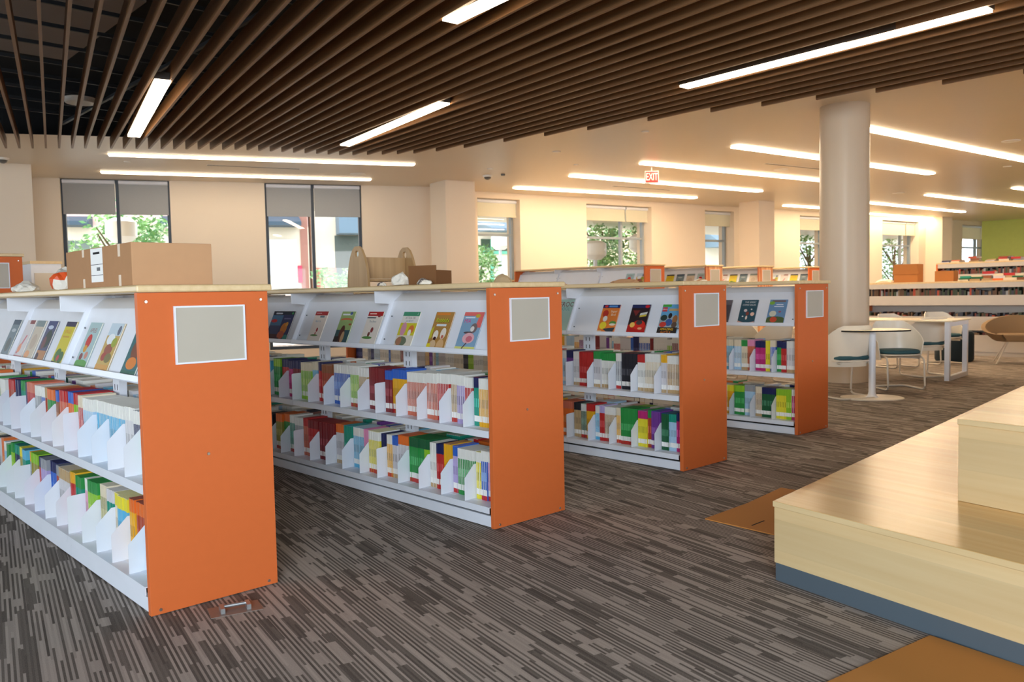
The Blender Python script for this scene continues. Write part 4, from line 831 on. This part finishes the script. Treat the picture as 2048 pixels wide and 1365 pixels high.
ch = chair((7.42, 3.62, 0), math.radians(0), 'white shell chair beside the fourth bookcase, teal seat showing'); ch.rotation_euler[2] = math.radians(78 - 180)
def chair2(px, py, deg, label):
    p = hz(px, py, 0); return dup(ch, (p.x, p.y, 0), math.radians(deg), label=label)
p = hz(1692, 795, 0); ch.location = (p.x, p.y, 0); ch.rotation_euler[2] = math.radians(60)
chair2(1793, 778, 230, 'white shell chair behind the oval table, holding papers on its seat')
chair2(1850, 752, 60, 'white shell chair with teal seat between the oval and square tables')
chair2(1792, 735, 250, 'cream shell chair whose rounded back rises behind the oval table')
chair2(1885, 728, 240, 'cream shell chair back rising behind the square table')
chair2(1545, 768, 75, 'white shell chair seen through the fourth bookcase, above its books')
chair2(1480, 755, 250, 'shell chair with dark seat seen through the fourth bookcase at left')
# small oval table with a pedestal
def superpts(a, b, n, z, N_=40): return [(math.copysign(abs(math.cos(t_)) ** (2 / n), math.cos(t_)) * a, math.copysign(abs(math.sin(t_)) ** (2 / n), math.sin(t_)) * b, z) for t_ in [2 * math.pi * i / N_ for i in range(N_)]]
p = hz(1744, 797, 0); e = empty('pedestal_table', (p.x, p.y, 0), math.radians(-47)); tag(e, 'small cream oval table on a single white post and flat floor plate', 'table')
mb = MB(); mb.prism(superpts(.33, .25, 2.8, .648), (0, 0, .014), STRAW, BLACK); mb.build('tabletop', e)
mb = MB(); mb.prism(superpts(.28, .22, 2.6, .001), (0, 0, .01), SHELL); mb.build('base_plate', e)
mb = MB(); mb.lathe([(.06, .0112), (.04, .03), (.032, .06), (.032, .6475)], WHITE, 20); mb.build('post', e, smooth=True)
p = hz(1905, 758, 0); e = empty('square_table', (p.x, p.y, 0), math.radians(-11)); tag(e, 'cream rectangular table on white loop legs right of the oval table', 'table')
q = hz(1898, 763, 0); w2 = hz(1941, 749, 0); d = (w2 - q); dd = Vector((d.x, d.y)).normalized(); e.location = (q.x, q.y, 0); e.rotation_euler[2] = math.atan2(dd.y, dd.x); Lt = .80
hT = .66
mb = MB(); mb.box(-.02, Lt + .02, -.03, 1.45, hT, hT + .018, STRAW); mb.build('tabletop', e, bevel=.004)
for yy in (0, 1.35):
    mb = MB(); mb.box(0, .06, yy, yy + .05, .0, hT - .001, WHITE); mb.box(Lt - .06, Lt, yy, yy + .05, .0, hT - .001, WHITE); mb.box(.06, Lt - .06, yy, yy + .05, 0, .05, WHITE); mb.box(.06, Lt - .06, yy, yy + .05, hT - .05, hT - .001, WHITE); mb.build('leg', e)
# taupe lounge chair at the right edge
p = hz(2035, 727, 0); e = empty('lounge_chair', (p.x, p.y, 0), math.radians(200)); tag(e, 'brown upholstered lounge chair on thin splayed legs at the right edge', 'armchair')
mb = MB(); nu, nv = 24, 8
def lp(i, j):
    a = math.radians(-150 + 300 * i / nu); v = j / nv; k = abs(a) / math.radians(150)
    top = .64 - .24 * (3 * k ** 2 - 2 * k ** 3); rr = .22 + .16 * v ** .7
    return Vector((-math.cos(a) * rr * 1.0, math.sin(a) * rr * 1.15, lerp(.30, top, v)))
for j in range(nv):
    for i in range(nu):
        a_, b_, c_, d_ = lp(i, j), lp(i + 1, j), lp(i + 1, j + 1), lp(i, j + 1); mb.poly([a_, d_, c_, b_], TAUPE)
        k_ = .88; f_ = lambda P_: Vector((P_.x * k_, P_.y * k_, P_.z)); mb.poly([f_(a_), f_(b_), f_(c_), f_(d_)], TAUPE)
for i in range(nu): a_, b_ = lp(i, nv), lp(i + 1, nv); mb.poly([a_, Vector((a_.x * .88, a_.y * .88, a_.z)), Vector((b_.x * .88, b_.y * .88, b_.z)), b_], TAUPE)
mb.build('shell', e, smooth=True)
mb = MB(); mb.prism(superpts(.23, .25, 3, .30), (0, 0, .10), TAUPE); mb.build('seat_cushion', e, bevel=.02)
for sx in (-1, 1):
    for sy in (-1, 1): mb = MB(); mb.tube([(sx * .12, sy * .12, .299), (sx * .26, sy * .26, .006)], .008, CHF, 8); mb.build('leg', e)
# dark round ottoman between the tables
p = hz(1908, 722, 0); mb = MB(); mb.lathe([(.23, 0), (.25, .03), (.25, .38), (.22, .42)], mat('dark_teal_cloth', (30, 46, 52), .8), 28); o = mb.build('ottoman', loc=(p.x, p.y, 0), smooth=True); tag(o, 'dark teal drum ottoman behind the square table leg', 'ottoman')
# ================================================================ long low bookcases at the right, far away
K.update(dullred=(110, 52, 42), dullgreen=(52, 66, 48), dullbrown=(92, 66, 46), dullblue=(58, 62, 76), dulltan=(130, 108, 84))
FB = [('dullred', 4), ('dullgreen', 5), ('dullbrown', 6), ('dullblue', 4), ('dulltan', 4), ('black', 3), ('grey', 1), ('rust', 1)]
FBL = [c for c, n in FB for _ in range(n)]
rf = random.Random(3)
def long_case(p0, ang, L_, H, label, fronts=True):
    e = empty('long_bookcase', (p0[0], p0[1], 0), ang); tag(e, label, 'bookcase', 'long grey bookcases at the right')
    G = mat('grey_steel', (196, 188, 178), .4)
    mb = MB(); mb.box(0, L_, 0, .6, H + .001, H + .027, TOP); mb.build('countertop', e)
    for xx in (0, L_ - .03): mb = MB(); mb.box(xx, xx + .03, .002, .6, .0, H, ORANGE if xx == 0 else G); mb.build('end_panel', e)
    mb = MB(); mb.box(.031, L_ - .031, .29, .31, .001, H, G); mb.build('back_panel', e)
    mb = MB(); mb.box(.031, L_ - .031, .01, .02, 0.001, .06, G); mb.build('kick_plate', e)
    mb = MB(); mb.box(.031, L_ - .031, .0, .29, H - .075, H - .001, G); mb.build('canopy', e)
    for z, hh in ((.062, .25), (.38, .21), (.76, .15)) + (((1.12, .15),) if H > 1.3 else ()):
        mb = MB(); mb.box(.031, L_ - .031, .004, .288, z, z + .004, G); mb.box(.031, L_ - .031, .0, .004, z, z + hh, G); mb.build('shelf_bin', e)
    return e
def bins(e, L_, zs, hmin, hmax):
    mb = MB()
    for z in zs:
        x = .05
        while x < L_ - .1:
            th = rf.uniform(.018, .04); h = rf.uniform(hmin, hmax); mb.box(x, x + th - .001, .03, .2, z + .005, z + h, col(K[rf.choice(FBL)])); x += th + (.02 if rf.random() < .05 else 0)
    return mb
pa, pb2 = hz(1725, 703, 0), hz(2060, 716, 0)
v = Vector((pb2.x - pa.x, pb2.y - pa.y)); an = math.atan2(v.y, v.x)

LL = v.length * 1.25
lc1 = long_case((pa.x, pa.y), an, LL, 1.10, 'long grey low bookcase with maple top running to the right edge', True)
mb = bins(lc1, LL, (.062, .38, .76), .20, .29); o = mb.build('bin_books', loc=(pa.x, pa.y, 0)); o.rotation_euler[2] = an; tag(o, 'blurred upright books in the bins of the long grey bookcase', 'books', kind='stuff')
vn = Vector((-v.y, v.x)).normalized()
if vn.dot(Vector((pa.x, pa.y))) < 0: vn = -vn
if vn.dot(Vector((math.cos(an + math.pi / 2), math.sin(an + math.pi / 2)))) < 0: pass
def along(s, o=0): q = Vector((pa.x, pa.y)) + Vector((math.cos(an), math.sin(an))) * s + Vector((-math.sin(an), math.cos(an))) * o; return q
s2 = hit(1872, 545, (-math.sin(an), math.cos(an), 0), Vector((-math.sin(an), math.cos(an))).dot(along(0, 3.4)))
s2s = Vector((s2.x - pa.x, s2.y - pa.y)).dot(Vector((math.cos(an), math.sin(an))))
q = along(s2s, 3.4); lc2 = long_case(tuple(q), an, 7, 1.47, 'second long grey bookcase farther back, loaded with book piles'); 
mb = bins(lc2, 7, (.76, 1.12), .20, .28); o = mb.build('bin_books', loc=(q.x, q.y, 0)); o.rotation_euler[2] = an; tag(o, 'blurred upright books in the bins of the farther long bookcase', 'books', kind='stuff')
# piles of books lying on the two long cases: every book of its own
def px_s(px, off):
    n_ = (-math.sin(an), math.cos(an), 0); h_ = hit(px, 550, n_, Vector(n_[:2]).dot(along(0, off))); return Vector((h_.x - pa.x, h_.y - pa.y)).dot(Vector((math.cos(an), math.sin(an))))
rp_ = random.Random(8)
lb_cols = dict(darkgreen='dark green', red='red', tan='tan', cream='cream', navy='navy blue', brown='brown', teal='teal', palegrey='pale grey', rust='rust', black='black', gold='gold', white='white', grey='grey', salmon='salmon pink', orange='orange')
def pile(px, off, ztop, seq, case, k):
    s_ = px_s(px, off + .28); z = ztop
    for i, c_ in enumerate(seq):
        th = rp_.choice((.022, .03, .038)); a_, b_ = rp_.uniform(.075, .088), rp_.uniform(.10, .12); mb = MB(); cb = col(K[c_])
        mb.box(-a_, a_, -b_, b_, 0, .003, cb); mb.box(-a_, a_, -b_, b_, th - .003, th, cb); mb.box(-a_, a_, -b_, -b_ + .003, .003, th - .003, cb); mb.box(-a_ + .006, a_ - .006, -b_ + .003, b_ - .006, .003, th - .003, PAGES)
        p_ = along(s_ + rp_.uniform(-.02, .02), off + .28); o = mb.build('stacked_book', loc=(p_.x, p_.y, z)); o.rotation_euler[2] = an + rp_.uniform(-.15, .15)
        tag(o, '%s book %s in the %s pile on the %s' % (lb_cols[c_], ('at the bottom', 'second up', 'third up', 'fourth up')[i], ORD[k], case), 'book', 'books piled on the long grey bookcases'); z += th + .0008
z1_ = 1.10 + .0275; z2_ = 1.47 + .0275
for k, (px, seq) in enumerate([(1935, 'cream darkgreen teal'), (1958, 'tan darkgreen cream'), (1980, 'tan brown palegrey red'), (2003, 'orange palegrey cream'), (2024, 'cream tan red'), (2043, 'brown darkgreen cream')]): pile(px, 0, z1_, seq.split(), 'nearer long bookcase', k)
for k, (px, seq) in enumerate([(1897, 'palegrey navy'), (1918, 'cream salmon'), (1950, 'tan brown rust'), (1985, 'palegrey tan'), (2012, 'cream red brown'), (2038, 'grey red')]): pile(px, 3.4, z2_, seq.split(), 'farther long bookcase', k)
def carton(px, off, z, w_, d_, h_, lab, flaps=False):
    p_ = along(px_s(px, off + .3), off + .3); e = empty('cardboard_box', (p_.x, p_.y, z), an + .1); tag(e, lab, 'box'); mb = MB(); M_ = mat('cardboard_orange', (170, 108, 52), .8)
    mb.box(-w_ / 2, w_ / 2, -d_ / 2, d_ / 2, 0, h_, M_); mb.build('carton', e)
    mb = MB(); mb.box(-w_ / 2 + .005, w_ / 2 - .005, -.025, .025, h_ + .0002, h_ + .001, mat('packing_tape', (186, 150, 100), .3)); mb.build('tape', e)
    if flaps: mb = MB(); mb.prism([(-w_ / 2 - .02, -d_ / 2 - .006, h_ * .45), (w_ / 2 + .02, -d_ / 2 - .006, h_ * .45), (w_ / 2 - .01, -d_ / 2 - .02, h_), (-w_ / 2 + .01, -d_ / 2 - .02, h_)], (0, .004, 0), M_); mb.build('flap', e)
carton(1817, 0, z1_, .36, .3, .29, 'tall brown carton with a folded flap on the nearer long bookcase', True); carton(1893, 0, z1_, .27, .26, .165, 'low orange-brown carton beside the book piles on the nearer long bookcase')
o = crumple('plastic_wrap', tuple(along(px_s(1770, .3), .3)), .12, .06, PAPER, None, 33, 1, 1.5, z1_); tag(o, 'pale crumpled wrapping left of the tall brown carton', 'wrapping')
# narrow white stand at the left by the wide pillar, and a small case by the square pillar
p_ = hit(62, 540, (0, 1, 0), 10.2); e = empty('display_stand', (p_.x, 10.2, 0)); tag(e, 'narrow white display stand with a grey band beside the left pillar', 'display stand')
mb = MB(); mb.box(0, .30, 0, .4, .02, 1.5, WHITE); mb.build('cabinet', e)
mb = MB(); mb.box(-.01, .31, -.01, .41, 1.5, 1.53, TOP); mb.build('top_board', e)
mb = MB(); mb.box(.03, .27, -.006, 0, 1.15, 1.40, mat('stand_panel', (216, 206, 190), .6)); mb.build('panel', e)
mb = MB(); mb.box(.02, .28, .02, .38, 0, .02, BLACK); mb.build('plinth', e)
p_ = hit(1052, 545, (0, 1, 0), 10.9); e = empty('display_stand', (p_.x, 10.9, 0)); tag(e, 'small cream case with a speckled end beside the tall window', 'display stand')
mb = MB(); mb.box(0, .12, 0, .5, 0, 1.30, pat); mb.build('end_panel', e); mb = MB(); mb.box(.121, .62, .1, .5, 0, 1.28, WALLM); mb.build('cabinet', e); mb = MB(); mb.box(-.01, .63, 0, .51, 1.301, 1.325, TOP); mb.build('top_board', e)
# ================================================================ small ceiling things
def disc(px, py, z, rad, M, name, label, cat, h=.012, grp=None):
    p_ = hz(px, py, z); mb = MB(); mb.lathe([(rad * .9, z - h), (rad, z - h * .5), (rad, z - .0006)], M, 20); mb.v = [(a_, b_, c_ - z) for a_, b_, c_ in mb.v]
    o = mb.build(name, loc=(p_.x, p_.y, z), smooth=True); tag(o, label, cat, grp); return o
CW = mat('fitting_white', (240, 234, 222), .4)
disc(255, 323, HC, .05, CW, 'ceiling_detector', 'small white ceiling disc between the two left strip lights', 'detector')
disc(716, 348, HC, .13, CW, 'ceiling_speaker', 'white round ceiling speaker right of the left strip lights', 'speaker')
disc(980, 337, HC, .05, CW, 'ceiling_detector', 'small white ceiling disc above the square pillar', 'detector')
disc(1113, 303, HC, .06, CW, 'ceiling_detector', 'white ceiling disc below the slat ends near the centre', 'detector')
disc(1290, 263, HC, .05, CW, 'ceiling_detector', 'small white ceiling disc nearest the slat ends at right', 'detector')
disc(1152, 329, HC, .04, CW, 'ceiling_detector', 'tiny white ceiling disc left of the exit sign', 'detector')
disc(1562, 339, HC, .12, CW, 'ceiling_speaker', 'white round ceiling speaker left of the round column', 'speaker')
disc(2022, 282, HC, .12, CW, 'ceiling_speaker', 'white round ceiling speaker near the right edge under a short light', 'speaker')
disc(2015, 333, HC, .07, CW, 'ceiling_detector', 'white ceiling disc under the long light at the right edge', 'detector')
disc(1797, 386, HC, .13, CW, 'ceiling_speaker', 'white round ceiling speaker right of the round column', 'speaker')
disc(160, 197, 3.22, .16, CW, 'ceiling_speaker', 'pale round speaker hanging in the dark above the slats', 'speaker', .05)
gr_ = mat('camera_grey', (96, 92, 86), .4)
for px, py, lab in ((975, 351, 'grey dome camera on the ceiling above the square pillar'), (5, 316, 'grey dome camera on the ceiling at the left edge')):
    p_ = hz(px, py, HC); e = empty('dome_camera', (p_.x, p_.y, HC)); tag(e, lab, 'camera')
    mb = MB(); mb.lathe([(.08, -.03), (.085, -.0006)], CW, 20); mb.build('mount', e, smooth=True); mb = MB(); mb.lathe([(.02, -.075), (.05, -.06), (.062, -.031)], gr_, 20); mb.build('dome', e, smooth=True)
disc(1006, 348, HC, .035, gr_, 'sprinkler_head', 'small grey sprinkler head right of the dome camera', 'sprinkler', .03)
def slot(a_, b_, lab):
    p_, q_ = hz(*a_, HC), hz(*b_, HC); L_ = (q_ - p_).length; m_ = (p_ + q_) / 2; e = empty('air_slot', (m_.x, m_.y, HC), math.atan2(q_.y - p_.y, q_.x - p_.x)); tag(e, lab, 'air vent')
    mb = MB(); mb.box(-L_ / 2, L_ / 2, -.04, .04, -.004, -.0006, CW); mb.build('vent_frame', e); mb = MB(); mb.box(-L_ / 2 + .01, L_ / 2 - .01, -.022, .022, -.006, -.0042, mat('slot_dark', (110, 96, 80), .6)); mb.build('slot', e)
slot((413, 330), (600, 338), 'thin linear air slot between the two left strip lights'); slot((1225, 372), (1340, 380), 'thin linear air slot below the red exit sign'); slot((1530, 327), (1640, 338), 'thin linear air slot left of the round column')
p_ = hz(1303, 335, HC); e = empty('exit_sign', (p_.x, p_.y, HC), math.radians(-40)); tag(e, 'red exit sign hanging from the ceiling beside the strip lights', 'exit sign')
RED = mat('exit_red', (222, 40, 36), .4)
mb = MB(); mb.box(-.15, .15, -.02, .02, -.26, -.06, CW); mb.build('housing', e); e.scale = (.75, .75, 1); mb = MB(); mb.box(-.012, .012, -.012, .012, -.0599, -.0006, CW); mb.build('stem', e)
v_, f_ = text_geo('EXIT', .17); mb = MB()
for f in f_: mb.poly([(v_[i][0] * .75, -.0212, -.16 + v_[i][1]) for i in f], CW)
pn_ = MB(); pn_.box(-.14, .14, -.0206, -.0201, -.25, -.07, RED); pn_.build('face', e); mb.build('lettering', e)
# ================================================================ the street outside
mb = MB(); mb.box(-30, 60, 17.6, 60, -.3, -.12, PAVE); o = mb.build('ground_outside'); structure(o)
p0, t, n = LW
def wall_pt(W_, px, py, off): p0_, t_, n_ = W_; return hit(px, py, (n_.x, n_.y, 0), n_.dot(p0_) + off)
def fac(W_, name, off, px0, px1, h, M, label):
    a_, b_ = wall_pt(W_, px0, 450, off), wall_pt(W_, px1, 450, off); L_ = (b_ - a_).length; e = empty(name, (a_.x, a_.y, -.12), math.atan2(b_.y - a_.y, b_.x - a_.x)); tag(e, label, 'building')
    mb = MB(); mb.box(0, L_, 0, 3, 0, h, M); mb.build('wall', e); return e, L_
def on(W_, e, off, px, py):
    q_ = wall_pt(W_, px, py, off); l_ = q_ - Vector(e.location); a_ = e.rotation_euler[2]; return l_.x * math.cos(a_) + l_.y * math.sin(a_), q_.z + .12
def rect(W_, e, off, x0, y0, x1, y1, M, name, dep=.06, out=0):
    a_, za = on(W_, e, off, x0, y1); b_, zb = on(W_, e, off, x1, y0); mb = MB(); mb.box(a_, b_, -dep - out, -.001 - out, za, zb, M); return mb.build(name, e)
OFF = 14
b1, L1 = fac(LW, 'shop_building', OFF, 60, 616, 7.5, PINKB, 'salmon rendered shop building with dark awnings across the street, left windows')
SHOPW = mat('shop_panel', (250, 250, 250), .5); 
rect(LW, b1, OFF, 70, 455, 616, 600, CREAMB, 'shop_front', .1)
for x0, x1 in ((118, 186), (322, 420), (505, 597)):
    a_, za = on(LW, b1, OFF, x0, 455); b_, zb = on(LW, b1, OFF, x1, 437); mb = MB(); mb.prism([(a_, -.101, za), (a_, -1.0, za), (a_, -1.0, za + .12), (a_, -.101, zb + .05)], (b_ - a_, 0, 0), AWN); mb.build('awning', b1)
rect(LW, b1, OFF, 532, 480, 592, 552, SHOPW, 'display_window', .05, .101)
rect(LW, b1, OFF, 596, 532, 603, 566, mat('red_post_box', (216, 60, 90), .5), 'red_panel', .1, .101)
rect(LW, b1, OFF, 604, 405, 612, 600, mat('brick_pilaster', (176, 124, 108), .8), 'pilaster', .14, .0)
rect(LW, b1, OFF, 128, 482, 185, 500, mat('shop_glass', (110, 124, 116), .3), 'shop_window', .02, .101)
b2, L2 = fac(LW, 'corner_building', OFF + .5, 622, 760, 7.5, CREAMB, 'cream corner building with blue-grey shutters seen in the window behind the book carrier')
brick = mat('brick_wall', (200, 130, 110), .8, var=.15, scale=6)
rect(LW, b2, OFF + .5, 630, 536, 672, 575, brick, 'brick_base', .08)
rect(LW, b2, OFF + .5, 672, 428, 722, 470, mat('blue_grey_cloth', (116, 138, 154), .7), 'awning', .9)
rect(LW, b2, OFF + .5, 672, 472, 722, 570, mat('shop_dark', (90, 100, 92), .5), 'shop_window', .05)
OR = 16
b3, L3 = fac(RW, 'shop_building', OR, 900, 1160, 7.5, CREAMB, 'cream shop building with a scalloped blue-grey awning seen through the tall window')
a_, za = on(RW, b3, OR, 955, 464); b_, zb = on(RW, b3, OR, 1038, 451); mb = MB(); mb.prism([(a_, -.01, za), (a_, -1.1, za), (a_, -1.1, za + .1), (a_, -.01, zb + .1)], (b_ - a_, 0, 0), mat('blue_grey_cloth', (116, 138, 154), .7))
for i in range(9): mb.lathe([(.05, za - .06), (.16, za)], mat('blue_grey_cloth', (116, 138, 154), .7), 10, (a_ + (i + .5) * (b_ - a_) / 9, -1.08))
mb.build('awning', b3)
mint = mat('mint_frame', (110, 200, 170), .5)
rect(RW, b3, OR, 962, 480, 1025, 503, mat('shop_dark_green', (50, 76, 50), .5), 'transom_window', .05)
for x0, y0, x1, y1 in ((962, 503, 1025, 508), (981, 480, 985, 570), (1022, 480, 1026, 570)): rect(RW, b3, OR, x0, y0, x1, y1, mint, 'window_frame', .09)
b4, L4 = fac(RW, 'corner_building', OR + 6, 1180, 1420, 8, CREAMB, 'pale building behind the street trees beyond the wide window')
b5, L5 = fac(RW, 'corner_building', OR, 1395, 1560, 8, CREAMB, 'cream building with a slate blue awning beyond the narrow window')
a_, za = on(RW, b5, OR, 1408, 496); b_, zb = on(RW, b5, OR, 1462, 462); mb = MB(); mb.prism([(a_, -.01, za), (a_, -1.4, za), (a_, -.01, zb)], (b_ - a_, 0, 0), mat('blue_grey_cloth', (116, 138, 154), .7)); mb.build('awning', b5)
# ---- street trees and bushes: trunks with leaf sprays
LEAF = [mat('leaf_bright', (150, 196, 120), .6), mat('leaf_mid', (110, 160, 100), .6), mat('leaf_pale', (184, 214, 160), .6)]
def tree(p, z0, h, rad, seed, label, nleaf=2600, trunk=True, lean=0):
    rr = random.Random(seed); e = empty('street_tree', (p.x, p.y, -.12)); tag(e, label, 'tree', 'street trees outside the windows')
    mb = MB()
    mb.tube([(0, 0, 0), (.04, .02, z0 * .5), (lean * .3, .03, z0 + h * .3), (lean * .6, 0, z0 + h * .6)], [.11, .09, .07, .03], BARK, 8)
    for i in range(6): a = rr.uniform(0, 6.28); mb.tube([(lean * .25, .03, z0 + h * .15 * (i % 3)), (math.cos(a) * rad * .5, math.sin(a) * rad * .5, z0 + h * (.4 + .08 * i))], [.045, .015], BARK, 6)
    mb.build('trunk', e)
    cl_ = [(rr.gauss(0, rad * .42), rr.gauss(0, rad * .42), z0 + h * rr.uniform(.1, .9), rad * rr.uniform(.25, .45)) for _ in range(16)]
    mb = MB()
    for i in range(nleaf):
        cx, cy, cz, cr_ = cl_[i % 16]; d_ = Vector((rr.gauss(0, 1), rr.gauss(0, 1), rr.gauss(0, 1))).normalized() * cr_ * rr.uniform(.5, 1)
        c_ = Vector((cx, cy, cz)) + d_; a_ = Vector((rr.gauss(0, 1), rr.gauss(0, 1), rr.gauss(0, .6))).normalized(); b_ = a_.cross(Vector((rr.gauss(0, 1), rr.gauss(0, 1), rr.gauss(0, 1)))).normalized(); s_ = rr.uniform(.05, .1)
        mb.poly([c_ - a_ * s_, c_ - b_ * s_ * .4, c_ + a_ * s_, c_ + b_ * s_ * .4], LEAF[rr.randrange(3)])
    mb.build('foliage', e)
tree(wall_pt(LW, 252, 450, 6), 1.3, 2.0, 1.25, 1, 'small airy green tree outside the window above the cardboard box')
tree(wall_pt(LW, 700, 500, 8), .7, 1.3, .8, 2, 'low grey-green shrub-like tree outside, behind the wooden book carrier', 1200)
tree(wall_pt(RW, 955, 500, 7), .8, 1.9, .8, 3, 'slim tree at the left of the tall window', 1200)
tree(wall_pt(RW, 1205, 480, 6), 1.5, 2.6, 1.7, 4, 'spreading green tree in the left pane of the wide window', 3000)
tree(wall_pt(RW, 1275, 470, 8), 1.4, 2.8, 1.7, 5, 'spreading green tree in the right pane of the wide window', 3000)
tree(wall_pt(RW, 1440, 510, 6), .6, 1.2, .8, 6, 'low green bush outside the narrow window', 900)
tree(wall_pt(RW, 1620, 470, 7), 1.4, 2.4, 1.4, 7, 'leafy tree just left of the round column, outside', 1500)
tree(wall_pt(RW, 1790, 480, 7), 1.2, 2.8, 1.8, 8, 'leafy tree outside right of the round column', 2200)
# street lamps with round glass heads
p_ = wall_pt(LW, 243, 470, 4); 
def lamp(p_, zt, lab):
    e = empty('street_lamp', (p_.x, p_.y, -.12)); tag(e, lab, 'street lamp', 'street lamps outside')
    mb = MB(); mb.tube([(0, 0, 0), (0, 0, zt)], .05, WHITE, 10); mb.build('pole', e); mb = MB(); mb.lathe([(.16, zt + .001), (.3, zt + .12), (.3, zt + .42), (.16, zt + .5)], mat('lamp_globe', (250, 248, 240), .4), 20); mb.build('lamp_head', e, smooth=True)
lamp(wall_pt(LW, 243, 470, 3.5), wall_pt(LW, 243, 486, 3.5).z + .12, 'white globe street lamp in front of the airy tree, above the cardboard box')
lamp(wall_pt(RW, 1000, 470, 9), wall_pt(RW, 1000, 500, 9).z + .12, 'white lantern street lamp in the tall window')
lamp(wall_pt(RW, 1190, 490, 3), wall_pt(RW, 1190, 520, 3).z + .12, 'white street lamp in the left pane of the wide window')
lamp(wall_pt(RW, 1280, 490, 3), wall_pt(RW, 1280, 505, 3).z + .12, 'white street lamp in the right pane of the wide window')
